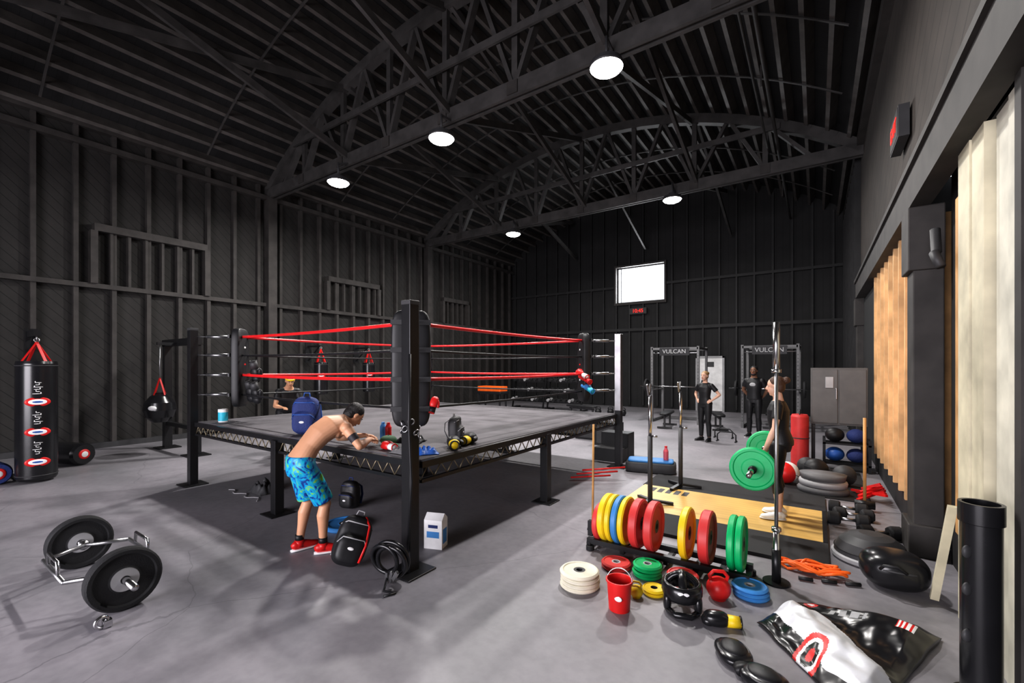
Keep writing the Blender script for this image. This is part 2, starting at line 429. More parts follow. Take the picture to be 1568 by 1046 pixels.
# front wall (behind the camera) with wide roll-up opening
b=MB(); b.bb(XL-.2,-8.2,Y0-.2,Y0,0,7.25,'charcoal'); b.bb(-.2,XR+.4,Y0-.2,Y0,0,7.25,'charcoal'); b.bb(-8.2,-.2,Y0-.2,Y0,4.2,9.4,'charcoal'); b.bb(XL,-8.2,Y0-.2,Y0,7,8.6,'charcoal'); b.bb(-.2,XR,Y0-.2,Y0,7,8,'charcoal'); b.obj('wall_front')

# ceiling lamps
LAMPS=[(-2.54,6.15,6.2),(-5.85,6.15,6.12),(-9.1,6.15,6.05),(-3.2,12.3,6.3),(-8.4,12.3,6.25)]
for (x,y,z) in LAMPS:
    b=MB(); b.lathe([(0,.16),(.09,.16),(.1,.10),(.23,.07),(.25,.0),(.24,-.02)],(x,y,z),(0,0,1),'dkgrey')
    b.lathe([(.238,-.018),(.21,-.05),(.12,-.09),(0,-.10)],(x,y,z),(0,0,1),'lens')
    b.cyl((x,y,z+.15),(x,y,z+.45),.02,'dkgrey',seg=8); b.beam((x,y,z+.42),(x,y+.24,6.56),.04,.04,'dkgrey')
    o=b.obj('high_bay_lamp')
    l=bpy.data.lights.new('lamp_light','AREA'); l.shape='DISK'; l.size=.4; l.energy=330; l.color=(1,.97,.94)
    lo=bpy.data.objects.new('high_bay_light',l); lo.location=(x,y,z-.12); col.objects.link(lo); lo.parent=o

# ------------------------------------------------------------------ boxing ring
RX0,RX1,RY0,RY1=-7.78,-2.90,2.78,7.58
ring=empty('boxing_ring')
DZ=.95
b=MB(); b.bb(RX0+.05,RX1-.05,RY0+.05,RY1-.05,DZ-.05,DZ,'canvas'); b.obj('deck',ring,bevel=.01)
b=MB()
def lattice(p,q):
    p=V(p);q=V(q); L=(q-p).length; n=int(L/.17); d=(q-p)/n
    b.beam(p+V((0,0,DZ-.04)),q+V((0,0,DZ-.04)),.05,.06,'black_metal'); b.beam(p+V((0,0,DZ-.19)),q+V((0,0,DZ-.19)),.04,.03,'black_metal')
    for i in range(n):
        a=p+d*i; c=p+d*(i+1); m=(a+c)/2
        b.cyl(a+V((0,0,DZ-.18)),m+V((0,0,DZ-.06)),.006,'bronze_rod',seg=6); b.cyl(m+V((0,0,DZ-.06)),c+V((0,0,DZ-.18)),.006,'bronze_rod',seg=6)
C=[(RX0+.05,RY0+.03),(RX1-.03,RY0+.03),(RX1-.03,RY1-.05),(RX0+.05,RY1-.05)]
for i in range(4):
    p=C[i];q=C[(i+1)%4]; lattice((*p,0),(*q,0))
for k in (1,2):
    y=RY0+(RY1-RY0)*k/3; lattice((RX0+.1,y,0),(RX1-.1,y,0))
b.obj('frame_trusses',ring)
b=MB()
mx,my=(RX0+RX1)/2,(RY0+RY1)/2
for (x,y) in ((mx-.05,RY0+.03),(RX1-.05,my-.1),(mx,RY1-.05),(RX0+.05,my),(mx,my)):
    b.bb(x-.055,x+.055,y-.055,y+.055,0.01,DZ-.05,'black_metal'); b.bb(x-.14,x+.14,y-.14,y+.14,0,.015,'black_metal')
b.obj('legs',ring,bevel=.005)
NPX,NPY=RX1-.03,RY0-.09
POST=[(NPX,NPY,'black_metal'),(RX0,RY0,'black_metal'),(RX1,RY1,'chrome'),(RX0,RY1,'black_metal')]
b=MB()
for (x,y,k) in POST:
    b.bb(x-.055,x+.055,y-.055,y+.055,0.01,2.36,'black_metal'); b.bb(x-.16,x+.16,y-.16,y+.16,0,.016,'black_metal')
    if k=='chrome': b.bb(x-.057,x+.057,y-.059,y+.057,1.0,2.365,'steel')
    else: b.bb(x-.058,x+.058,y-.058,y+.058,2.33,2.37,'dkgrey')
b.obj('corner_posts',ring,bevel=.006)
RZ=[1.36,1.66,1.96,2.24]; IN=.45
cor=[(-3.43,3.16),(RX0+IN,RY0+IN),(RX0+IN,RY1-IN),(RX1-IN,RY1-IN)]
pc=[(NPX,NPY),(RX0,RY0),(RX0,RY1),(RX1,RY1)]
b=MB()
for i,z in enumerate(RZ):
    k='red_rope' if i in(1,3) else 'black'
    r=.02 if i in(1,3) else .014
    for j in range(4):
        p=cor[j];q=cor[(j+1)%4]; n=10
        pts=[(p[0]+(q[0]-p[0])*t/n,p[1]+(q[1]-p[1])*t/n,z-.02*4*(t/n)*(1-t/n)) for t in range(n+1)]
        b.tube(pts,r,k,10)
b.obj('ropes',ring)
b=MB()
for j in range(4):
    for z in RZ:
        p=V((*pc[j],z));q=V((*cor[j],z))
        b.cyl(p,q,.011,'chrome',seg=8); b.cyl(p+(q-p)*.3,p+(q-p)*.75,.024,'steel',seg=10); b.ell(q,.03,'chrome',nu=10,nv=6)
b.obj('turnbuckles',ring)
b=MB()
for j in range(4):
    c=V((*cor[j],0)); d=(V((mx,my,0))-c).normalized(); s=V((-d.y,d.x,0))
    b.sell(c+d*.02+V((0,0,1.77)),[s*.2,d*.07,V((0,0,.60))],'black',.35,nu=28,nv=18)
    for z in (1.55,1.82,2.08):
        for sg in (1,-1): b.sell(c-d*.052*sg+d*.02+V((0,0,z)),[s*.07,d*.02,V((0,0,.035))],'white' if z!=1.82 else 'red',1)
    for z in RZ: b.beam(c-d*.06-s*.2+V((0,0,z)),c-d*.06+s*.2+V((0,0,z)),.02,.05,'dkgrey')
b.obj('corner_pads',ring)
b=MB()
for k in range(9):
    a=k*.7; b.torus((NPX+.075*math.cos(a),NPY+.075*math.sin(a),1.22+.012*k-(.05 if k%2 else 0)),.028,.006,(math.cos(a),math.sin(a),.4 if k%2 else -.5),'steel',12,6)
b.tube([(NPX+.07,NPY-.07,1.9),(NPX+.07,NPY-.08,1.3),(NPX+.09,NPY-.07,.8),(NPX+.05,NPY-.08,.2)],[.012]*4,'black',8)
b.obj('chain',ring)

# ------------------------------------------------------------------ people
def interp(a,b,t): return V(a)+(V(b)-V(a))*t
def hand(mb,w,d,n,t,curl,k,s=1.,spread=.0):
    w=V(w);d=V(d).normalized();n=V(n);n=(n-d*n.dot(d)).normalized();t=V(t);t=(t-d*t.dot(d)-n*t.dot(n)).normalized()
    mb.sell(w+d*.05*s,[d*.052*s,t*.040*s,n*.016*s],k,.7,nu=16,nv=10)
    mb.ell(w+d*.01*s,.024*s,k,nu=12,nv=8)
    for i,l in enumerate((.92,1.,.94,.76)):
        o=w+d*(.085 if i in(1,2) else .078)*s+t*(.0345-.023*i)*s
        p=[o-d*.02*s,o]; a=0; sd=(.5-i/3)*spread
        for sg,ca in ((.042,.35),(.027,.8),(.022,.55)):
            a+=curl*ca; dd=d*math.cos(a)+n*math.sin(a)+t*sd; p.append(p[-1]+dd.normalized()*sg*l*s)
        mb.tube(p,[.0092*s,.0095*s,.0088*s,.008*s,.007*s],k,10)
        mb.ell(p[-1],.007*s,k,nu=10,nv=6)
    o=w+d*.022*s+t*.026*s; d1=(d*.6+t*.75+n*.25).normalized(); d2=(d*.85+t*.1+n*(.2+.6*curl)).normalized()
    p=[o,o+d1*.038*s,o+d1*.038*s+d2*.03*s,o+d1*.038*s+d2*.055*s]
    mb.tube(p,[.014*s,.012*s,.0105*s,.008*s],k,10); mb.ell(p[-1],.0082*s,k,nu=10,nv=6)

def person(name,loc,yaw,P):
    s=P.get('s',1.); fem=P.get('fem',False); sk=P['skin']; vox=P.get('vox',.009)
    e=empty(name,loc,yaw)
    sc=lambda p:V(p)*s
    spine=[sc(p) for p in P['spine']]
    W=[(.12,.095),(.172,.115),(.125,.09),(.14,.105),(.155,.108),(.125,.075),(.058,.055),(.048,.052)] if fem else [(.12,.10),(.158,.115),(.138,.10),(.160,.112),(.178,.115),(.155,.083),(.075,.066),(.058,.06)]
    W=[(a*s,c*s) for a,c in W]
    X=V((1,0,0))
    b=MB(); b.tube(spine,[(a,c) for a,c in W],sk,24,side=X)
    sh=[sc(p) for p in P['sh']]; el=[sc(p) for p in P['el']]; wr=[sc(p) for p in P['wr']]
    hp=[sc(p) for p in P['hip']]; kn=[sc(p) for p in P['kn']]; an=[sc(p) for p in P['an']]
    am=.88 if fem else 1.
    ch=spine[4]; cf=V(P.get('chestfwd',(0,1,0)))
    if not fem:
        for sg in(1,-1): b.ell(ch+X*.075*s*sg+cf*.06*s,(.08*s,.045*s,.06*s),sk)
    for i in (0,1):
        b.ell(sh[i],.058*s*am,sk)
        b.tube([interp(spine[5],sh[i],.3),sh[i],interp(sh[i],el[i],.35),interp(sh[i],el[i],.75),el[i]],[.06*s*am,.056*s*am,.052*s*am,.043*s*am,.038*s*am],sk,16)
        b.ell(el[i],.039*s*am,sk)
        b.tube([el[i],interp(el[i],wr[i],.25),interp(el[i],wr[i],.6),wr[i]],[.038*s*am,.043*s*am,.034*s*am,.025*s*am],sk,16)
        hd=P['hand'][i]; hand(b,wr[i],hd[0],hd[1],hd[2],hd[3],sk,s*(.92 if fem else 1.))
        b.ell(hp[i],.088*s,sk)
        b.tube([hp[i],interp(hp[i],kn[i],.3),interp(hp[i],kn[i],.7),kn[i]],[.088*s,.084*s,.066*s,.053*s],sk,18)
        b.ell(kn[i],.054*s,sk)
        cb=V(P.get('calf',(0,-1,0)))*.015*s
        b.tube([kn[i],interp(kn[i],an[i],.28)+cb,interp(kn[i],an[i],.6)+cb*.5,an[i]],[.05*s,.057*s,.043*s,.034*s],sk,18)
        b.ell(an[i],.037*s,sk)
    hc,hf,hu=[V(x) for x in P['head']]; hc=hc*s; hf.normalize(); hu=(hu-hf*hu.dot(hf)).normalized(); hr=hf.cross(hu)
    b.tube([spine[6],spine[7],hc-hu*.05*s-hf*.01*s],[.062*s*am,.056*s*am,.055*s*am],sk,16)
    H=s
    b.sell(hc+hu*.03*H-hf*.008*H,[hr*.076*H,hf*.094*H,hu*.09*H],sk,1)
    b.sell(hc-hu*.03*H+hf*.022*H,[hr*.06*H,hf*.066*H,hu*.078*H],sk,.9)
    b.sell(hc-hu*.092*H+hf*.05*H,[hr*.028*H,hf*.026*H,hu*.02*H],sk)
    b.tube([hc+hu*.02*H+hf*.085*H,hc-hu*.005*H+hf*.096*H,hc-hu*.022*H+hf*.104*H],[.009*H,.011*H,.014*H],sk,10)
    b.ell(hc-hu*.022*H+hf*.097*H,.014*H,sk,nu=10,nv=8)
    for sg in(1,-1):
        b.sell(hc+hr*.078*sg*H-hf*.005*H,[hr*.010*H,hf*.018*H,hu*.03*H],sk)
    remesh(b,'body',e,vox,3,P.get('matfn'))
    f=MB()
    for sg in(1,-1):
        ec=hc+hr*.030*sg*H+hu*.014*H+hf*.079*H
        f.sell(ec,[hr*.0125*H,hf*.008*H,hu*.0065*H],'eye_white',nu=12,nv=8); f.sell(ec+hf*.005*H,[hr*.0055*H,hf*.005*H,hu*.0058*H],'ink',nu=10,nv=6)
        f.tube([ec+hr*.018*sg*H+hu*.013*H+hf*.002*H,ec+hu*.018*H+hf*.006*H,ec-hr*.016*sg*H+hu*.014*H+hf*.006*H],[.0025*H,.004*H,.0035*H],P['hair'],8)
    f.sell(hc-hu*.055*H+hf*.086*H,[hr*.023*H,hf*.006*H,hu*.006*H],'lip',nu=12,nv=8)
    f.obj('face',e)
    h=MB(); hk=P['hair']
    h.sell(hc+hu*.048*H-hf*.022*H,[hr*.084*H,hf*.094*H,hu*.086*H],hk)
    h.sell(hc+hu*.0*H-hf*.045*H,[hr*.076*H,hf*.064*H,hu*.085*H],hk)
    if P.get('hairstyle')=='bun': h.sell(hc+hu*.07*H-hf*.125*H,[hr*.045*H,hf*.045*H,hu*.045*H],hk)
    if P.get('beard'): h.sell(hc-hu*.078*H+hf*.038*H,[hr*.053*H,hf*.05*H,hu*.034*H],hk,.9)
    remesh(h,'hair',e,.008,3)
    if P.get('band'):
        t=MB(); c0=hc+hu*.055*H
        t.tube([c0+hr*.088*H*math.cos(a)+hf*.104*H*math.sin(a)-hf*.012*H for a in [2*pi*i/20 for i in range(20)]],[(.018*H,.006*H)]*20,P['band'],8,side=hu,closed=True); t.obj('headband',e)
    if P.get('shirt'):
        c=MB(); k=P['shirt']; idx=[1,2,3,4]; gr=.014*s
        pts=[spine[i] for i in idx]; rad=[(W[i][0]+gr,W[i][1]+gr*1.1) for i in idx]
        pts=[interp(spine[1],spine[0],.25)]+pts+[spine[5],interp(spine[5],spine[6],.6)]; rad=[(W[1][0]+gr,W[1][1]+gr)]+rad+[(W[5][0]+.012*s,W[5][1]+.016*s),(W[6][0]+.03*s,W[6][1]+.016*s)]
        c.tube(pts,rad,k,24,side=X)
        if fem: c.sell(ch+cf*.07*s-V((0,0,.03)),[X*.115*s,cf*.052*s,V((0,0,.06*s))],k,.85)
        sl=P.get('sleeve',.6)
        for i in (0,1):
            c.ell(sh[i],(.066*s*am,)*3,k)
            c.tube([interp(spine[6],sh[i],.35)-V((0,0,.012)),interp(spine[6],sh[i],.75)-V((0,0,.006)),sh[i]],[.045*s*am,.058*s*am,.062*s*am],k,16)
            c.tube([sh[i],interp(sh[i],el[i],.3),interp(sh[i],el[i],sl)],[.065*s*am,.066*s*am,.066*s*am],k,16)
        remesh(c,'shirt',e,vox,3)
        if P.get('print'):
            t=MB(); t.sell(ch+cf*(W[4][1]+gr*1.1-.004)-V((0,0,.04)),[X*.07,cf*.012,V((0,0,.05))],'ltgrey'); t.obj('shirt_print',e)
    c=MB(); k=P['pants']; gr=.008*s
    if P.get('pantstype')=='shorts':
        c.tube([interp(spine[0],spine[1],1.35),spine[1],interp(spine[0],spine[1],.1),spine[0]-V((0,0,.04))],[(W[1][0]*.95+gr,W[1][1]+gr),(W[1][0]+.012*s,W[1][1]+.015*s),(W[1][0]+.018*s,W[1][1]+.012*s),(W[1][0],W[1][1])],k,24,side=X)
        for i in(0,1):
            c.ell(hp[i],.100*s,k)
            c.tube([hp[i],interp(hp[i],kn[i],.4),interp(hp[i],kn[i],.92)],[.099*s,.098*s,.094*s],k,20)
    else:
        c.tube([interp(spine[1],spine[2],.5),spine[1],spine[0]],[(W[2][0]+gr*2,W[2][1]+gr),(W[1][0]+gr,W[1][1]+gr),(W[0][0]+gr,W[0][1]+gr)],k,24,side=X)
        end=P.get('pantend',.93)
        for i in(0,1):
            c.ell(hp[i],.088*s+gr,k); c.ell(kn[i],.054*s+gr,k)
            c.tube([hp[i],interp(hp[i],kn[i],.3),interp(hp[i],kn[i],.7),kn[i]],[.088*s+gr,.084*s+gr,.066*s+gr,.053*s+gr],k,18)
            c.tube([kn[i],interp(kn[i],an[i],.28)+cb,interp(kn[i],an[i],end)],[.052*s+gr,.057*s+gr,.042*s+gr],k,18)
    remesh(c,'shorts' if P.get('pantstype')=='shorts' else 'leggings',e,vox,3)
    c=MB(); k=P['shoe']
    for i in(0,1):
        td=V(P['toe'][i]).normalized(); a=an[i]; fl=V((a.x,a.y,0)); sd=V((td.y,-td.x,0)); zu=V((0,0,1))
        c.tube([fl-td*.075*s+zu*.05*s,fl-td*.045*s+zu*.058*s,fl+td*.04*s+zu*.052*s,fl+td*.12*s+zu*.04*s,fl+td*.175*s+zu*.034*s,fl+td*.195*s+zu*.03*s],[(.02*s,.02*s),(.036*s,.042*s),(.04*s,.044*s),(.044*s,.03*s),(.036*s,.024*s),(.015*s,.012*s)],k,18,side=sd)
        c.tube([a-V((0,0,.045*s)),a+V((0,0,.02*s))],[.046*s,.043*s],k,16)
        c.tube([fl-td*.08*s+zu*.012,fl-td*.03*s+zu*.012,fl+td*.1*s+zu*.012,fl+td*.17*s+zu*.012,fl+td*.205*s+zu*.012],[(.022*s,.012),(.04*s,.012),(.047*s,.012),(.04*s,.012),(.012*s,.012)],P.get('sole','white'),18,side=sd)
        if P.get('sock'): c.tube([a+V((0,0,.015*s)),a+V((0,0,.07*s))],[.041*s,.040*s],P['sock'],16)
    c.obj('shoes',e)
    return e

def stand(over=None):
    P=dict(spine=[(0,0,.84),(0,-.01,.95),(0,.01,1.10),(0,.01,1.23),(0,.0,1.34),(0,-.01,1.42),(0,-.015,1.48),(0,0,1.54)],
      sh=[(.172,-.01,1.395),(-.172,-.01,1.395)],el=[(.23,-.03,1.13),(-.23,-.03,1.13)],wr=[(.24,.04,.90),(-.24,.04,.90)],
      hand=[((0,.1,-1),(-1,0,0),(0,1,0),.5),((0,.1,-1),(1,0,0),(0,1,0),.5)],
      hip=[(.09,0,.90),(-.09,0,.90)],kn=[(.1,.02,.49),(-.1,.02,.49)],an=[(.11,-.01,.085),(-.11,-.01,.085)],toe=[(.25,1,0),(-.25,1,0)],
      head=((0,.015,1.63),(0,1,0),(0,0,1)))
    if over: P.update(over)
    return P
SA=V((.178,.30,1.19)); SE=V((.30,.38,1.02))
def tattoo(c):
    d=SE-SA; t=(c-SA).dot(d)/d.dot(d)
    return 'ink' if .42<t<.72 and c.x>.15 and (c-(SA+d*t)).length<.085 else None
person('shirtless_man',(-4.03,2.40,0),math.atan2(-.25,.97),dict(skin='skin',hair='hair_black',shoe='red',sock='black',pants='shorts',pantstype='shorts',vox=.006,matfn=tattoo,
  spine=[(0,-.07,.80),(0,-.07,.91),(0,.01,1.03),(0,.10,1.13),(0,.21,1.20),(0,.30,1.225),(0,.345,1.245),(0,.385,1.26)],
  chestfwd=(0,.45,-.9),sh=[SA,(-.178,.30,1.19)],el=[SE,(-.29,.40,1.03)],wr=[(.13,.56,1.045),(-.10,.60,1.055)],
  hand=[((-.6,.75,-.12),(-.3,-.1,-1),(-.6,-.6,.3),.8),((.6,.75,-.12),(.3,-.1,-1),(.6,-.6,.3),.8)],
  hip=[(.09,-.06,.86),(-.09,-.07,.86)],kn=[(.11,.12,.47),(-.11,.03,.47)],an=[(.11,.10,.085),(-.11,-.05,.085)],toe=[(.3,1,0),(-.1,1,0)],
  head=((0,.44,1.285),(0,.68,-.74),(0,.74,.68))))
person('lifting_woman',(-.36,5.98,.04),pi/2,stand(dict(s=.93,fem=True,skin='skin_light',hair='hair_brown',hairstyle='bun',shirt='black',pants='black',pantend=.45,shoe='white',vox=.007,
  el=[(.25,.02,1.14),(-.25,.02,1.14)],wr=[(.29,.145,.80),(-.29,.145,.80)],
  spine=[(0,-.03,.84),(0,-.04,.95),(0,-.01,1.10),(0,.0,1.23),(0,.0,1.34),(0,-.0,1.42),(0,-.0,1.48),(0,.01,1.54)],
  hand=[((0,.25,-1),(0,1,.2),(-1,0,0),1.9),((0,.25,-1),(0,1,.2),(1,0,0),1.9)],
  head=((0,.03,1.63),(0,1,-.1),(0,.1,1)))))
person('standing_woman',(-2.19,11.35,0),2.75,stand(dict(s=.95,fem=True,skin='skin_light',hair='hair_blond',hairstyle='bun',shirt='black',pants='black',shoe='black',sole='dkgrey',vox=.009,
  el=[(.33,-.10,1.17),(-.33,-.10,1.17)],wr=[(.20,.02,1.03),(-.20,.02,1.03)],
  hand=[((-.5,.5,-.35),(-.3,-.5,-.2),(0,0,1),.7),((.5,.5,-.35),(.3,-.5,-.2),(0,0,1),.7)])))
person('bearded_man',(-1.28,12.6,0),pi-.15,stand(dict(s=1.02,skin='skin_dark',hair='hair_black',beard=True,shirt='black',print=True,pants='black',shoe='black',vox=.010,
  el=[(.27,-.10,1.16),(-.27,-.10,1.16)],wr=[(.16,-.17,.99),(-.16,-.17,.99)],hand=[((-.8,-.1,-.2),(0,1,0),(0,0,1),.8),((.8,-.1,-.2),(0,1,0),(0,0,1),.8)])))
person('headband_man',(-8.75,4.75,0),-1.9,stand(dict(skin='skin',hair='hair_black',band='yellow',shirt='black',pants='black',shoe='black',vox=.009,
  spine=[(0,-.12,.80),(0,-.12,.90),(0,-.02,1.03),(0,.07,1.14),(0,.14,1.24),(0,.2,1.32),(0,.23,1.37),(0,.27,1.42)],chestfwd=(0,.8,-.5),
  sh=[(.172,.18,1.29),(-.172,.18,1.29)],el=[(.24,.22,1.02),(-.24,.22,1.02)],wr=[(.15,.42,1.0),(-.15,.42,1.0)],
  hand=[((-.3,.9,0),(0,0,-1),(-1,0,0),.6),((.3,.9,0),(0,0,-1),(1,0,0),.6)],
  hip=[(.09,-.11,.86),(-.09,-.11,.86)],kn=[(.1,.06,.47),(-.1,.06,.47)],head=((0,.34,1.50),(0,1,-.45),(0,.45,1)))))

# ------------------------------------------------------------------ weights
def plate(b,c,ax,R,t,k,hub='dkgrey',hubr=.035,inner=.1):
    ax=V(ax).normalized()
    h=t/2
    b.lathe([(.026,-h*.7),(inner,-h*.7),(inner+.012,-h*.55),(R*.80,-h*.55),(R*.84,-h),(R-.012,-h),(R,-h+.012),(R,h-.012),(R-.012,h),(R*.84,h),(R*.80,h*.55),(inner+.012,h*.55),(inner,h*.7),(.026,h*.7),(.026,-h*.7)],c,ax,k,40,
      keys=[hub]*1+[k]*11+[hub]*2)
b=MB(); z=.225
for x in (-4.22,-5.42): 
    plate(b,(x,1.07,z),(1,0,0),.225,.085,'black_rubber','ltgrey',inner=.085)
    for sg in(1,-1): b.lathe([(.03,0),(.082,0),(.082,.004),(.03,.004)],(x+sg*.034,1.07,z),(sg,0,0),'ltgrey',28)
for (xa,xb) in ((-3.98,-4.34),(-5.66,-5.30)):
    b.cyl((xa,1.07,z),(xb,1.07,z),.024,'chrome'); b.cyl((xb,1.07,z),(xb+(.02 if xb<-5 else -.02),1.07,z),.04,'chrome')
hexp=[(-4.36,1.07,z),(-4.5,.80,z),(-5.14,.80,z),(-5.28,1.07,z),(-5.14,1.34,z),(-4.5,1.34,z)]
for i in range(6): b.cyl(hexp[i],hexp[(i+1)%6],.016,'steel',seg=12); b.ell(hexp[i],.017,'steel',nu=10,nv=6)
for y,s in((.80,-1),(1.34,1)):
    b.tube([(-4.66,y,z),(-4.68,y,z+.1),(-4.96,y,z+.1),(-4.98,y,z)],.013,'chrome',10)
b.obj('trap_bar')
b=MB(); b.torus((-4.02,.90,.045),.035,.012,(1,.2,0),'chrome',20,8); b.box((-4.02,.93,.03),(.05,.05,.05),'chrome'); b.obj('bar_collar',bevel=.004)

BX,BZ=-.545,.715
b=MB(); cy=5.98
b.cyl((BX,cy-.66,BZ),(BX,cy+.66,BZ),.0145,'steel',seg=14)
for sg in(1,-1):
    b.cyl((BX,cy+sg*.66,BZ),(BX,cy+sg*1.08,BZ),.025,'chrome'); b.cyl((BX,cy+sg*.64,BZ),(BX,cy+sg*.67,BZ),.04,'chrome')
    plate(b,(BX,cy+sg*.71,BZ),(0,1,0),.225,.07,'green','green'); b.cyl((BX,cy+sg*.75,BZ),(BX,cy+sg*.80,BZ),.04,'black_metal')
b.obj('barbell')
b=MB(); x,y=-.27,4.26
b.cyl((x,y,.04),(x,y,.44),.025,'chrome'); b.cyl((x,y,.43),(x,y,.46),.036,'chrome'); b.cyl((x,y,.46),(x,y,1.75),.0145,'steel',seg=12); b.cyl((x,y,1.74),(x,y,1.77),.036,'chrome'); b.cyl((x,y,1.77),(x,y,2.16),.025,'chrome')
b.cyl((x,y,.005),(x,y,.28),.034,'black_metal'); b.lathe([(0,0),(.1,0),(.1,.015),(0,.015)],(x,y,0),(0,0,1),'black_metal')
b.obj('olympic_bar')
rack=empty('bumper_plate_rack')
b=MB(); y=4.15
for dy in(-.12,.12): b.beam((-1.86,y+dy,.08),(-.44,y+dy,.08),.05,.05,'black_metal')
for x in(-1.84,-1.5,-1.10,-.85,-.66,-.46):
    b.beam((x,y-.15,.05),(x,y+.15,.05),.04,.04,'black_metal')
for x in (-1.82,-.46):
    for dy in (-.15,.15): b.lathe([(0,0),(.04,0),(.04,.04),(0,.04)],(x,y+dy,0),(0,0,1),'black_rubber',16)
b.beam((-1.88,y,.08),(-1.88,y,.23),.05,.05,'black_metal')
b.obj('plate_rack',rack)
for (x,t,k,R) in ((-1.77,.06,'red_plate',.18),(-1.695,.065,'yellow',.225),(-1.63,.055,'yellow',.225),(-1.565,.06,'ltblue',.225),(-1.50,.055,'yellow',.225),(-1.385,.08,'red_plate',.225),(-1.245,.08,'red_plate',.225),(-.95,.065,'yellow',.225),(-.78,.085,'red_plate',.225),(-.575,.055,'green',.225),(-.515,.055,'green',.225)):
    b=MB(); plate(b,(x,y,.107+math.sqrt(R*R-.12*.12)+.008,),(1,0,0),R,t,k,'dkgrey',inner=.06); b.obj('bumper_plate',rack)
for (x,y) in((-1.75,5.67),(-1.62,6.68)):
    z0=.035
    b=MB(); b.cyl((x,y,z0+.01),(x,y,.9),.03,'dkgrey'); b.cyl((x,y,.9),(x,y,1.42),.022,'chrome')
    for sg in(1,-1): b.beam((x-.02,y,1.42),(x-.02,y+sg*.07,1.56),.03,.02,'steel',(1,0,0))
    for a in(0.3,2.4,4.5): b.beam((x,y,z0+.045),(x+.28*math.cos(a),y+.28*math.sin(a),z0+.02),.05,.03,'black_metal')
    b.cyl((x+.02,y,.9),(x+.09,y,.9),.012,'steel',seg=8)
    b.obj('squat_stand')
b=MB(); b.bb(-2.1,.06,5.4,6.55,0.002,.035,'platform_wood'); b.bb(-2.12,.1,4.75,5.4,0.002,.034,'black_rubber'); b.bb(-2.12,.1,6.55,7.3,0.002,.034,'black_rubber')
b.bb(.06,.1,5.4,6.55,.002,.04,'black_metal')
for i in range(5): b.bb(-1.95+.11*i,-1.88+.11*i,6.25,6.45,.035,.0362,'dkgrey')
b.obj('lifting_platform')
b=MB(); b.bb(-.95,.6,7.35,9.35,.0,.012,'black_rubber'); b.obj('rubber_mat')
b=MB(); b.cyl((-2.02,4.5,0),(-2.03,4.55,1.15),.012,'tan_wood',seg=10); b.lathe([(0,0),(.06,0),(.05,.04),(0,.04)],(-2.02,4.5,0),(0,0,1),'black_rubber',16); b.obj('wooden_dowel')

def flat_plates(lst,name):
    for (x,y,R,t,n,k,hub) in lst:
        b=MB()
        for i in range(n): plate(b,(x+random.uniform(-.008,.008),y+random.uniform(-.008,.008),t/2+i*t+.001),(0,0,1),R,t*.97,k,hub,inner=R*.3)
        b.obj(name)
flat_plates([(-1.59,3.3,.16,.033,4,'cream','dkgrey'),(-1.46,3.78,.13,.03,2,'red_plate','ltgrey'),(-1.19,3.78,.12,.028,4,'green','ltgrey'),(-1.06,3.52,.09,.025,2,'yellow','dkgrey'),(-.90,3.80,.125,.03,3,'red_plate','ltgrey'),(-.42,3.91,.13,.03,3,'ltblue','ltgrey'),(-4.34,3.02,.225,.05,1,'ltblue','dkgrey')],'weight_plate')
b=MB(); c=(-1.2,3.15,0)
b.lathe([(0,.004),(.072,.004),(.076,0),(.090,.205),(.099,.207),(.099,.22),(.088,.22),(.074,.015),(0,.015)],c,(0,0,1),'red')
b.lathe([(0,.12),(.08,.125)],c,(0,0,1),'dkgrey',24)
b.tube([(-1.2+.097*math.cos(a),3.15+.035*math.sin(a),.20+.085*math.sin(a)) for a in [pi*i/14 for i in range(15)]],.0045,'steel',6)
b.sell((-1.2+.02,3.15-.080,.11),[V((.03,0,0)),V((0,.006,0)),V((0,0,.02))],'white')
b.obj('red_bucket')
def kettlebell(x,y,r,k,a=0):
    b=MB(); b.ell((x,y,r*.92),r,k,nu=24,nv=16); b.lathe([(0,0),(r*.6,0),(r*.7,r*.25)],(x,y,0),(0,0,1),k,20)
    dx,dy=math.cos(a),math.sin(a)
    b.tube([(x-dx*r*.6,y-dy*r*.6,r*1.5),(x-dx*r*.75,y-dy*r*.75,r*2.0),(x-dx*r*.4,y-dy*r*.4,r*2.4),(x+dx*r*.4,y+dy*r*.4,r*2.4),(x+dx*r*.75,y+dy*r*.75,r*2.0),(x+dx*r*.6,y+dy*r*.6,r*1.5)],r*.16,k,10)
    b.obj('kettlebell')
kettlebell(-.62,3.72,.088,'red',.4); kettlebell(-1.15,3.38,.05,'yellow',.2)
def headgear(x,y,yaw):
    b=MB()
    b.tube([(.12*math.cos(a),.14*math.sin(a),.15) for a in [2*pi*i/20 for i in range(20)]],[(.06,.025)]*20,'black_gloss',10,side=(0,0,1),closed=True)
    b.tube([(.11*math.cos(a),0,.15+.11*math.sin(a)) for a in [pi*i/10 for i in range(11)]],[(.03,.02)]*11,'black_gloss',10,side=(0,1,0))
    b.tube([(0,.12*math.cos(a),.15+.11*math.sin(a)) for a in [pi*i/10 for i in range(11)]],[(.03,.02)]*11,'black_gloss',10,side=(1,0,0))
    for sg in(1,-1): b.ell((sg*.105,-.06,.075),(.03,.06,.07),'black_gloss',e=.8)
    b.tube([(-.1,-.1,.03),(-.05,-.16,.025),(.05,-.16,.025),(.1,-.1,.03)],.022,'black_gloss',10)
    b.tube([(-.1,.1,.03),(0,.15,.03),(.1,.1,.03)],.02,'black_gloss',10)
    b.ell((0,-.15,.17),(.045,.012,.02),'white')
    b.obj('boxing_headgear',loc=(x,y,0),yaw=yaw)
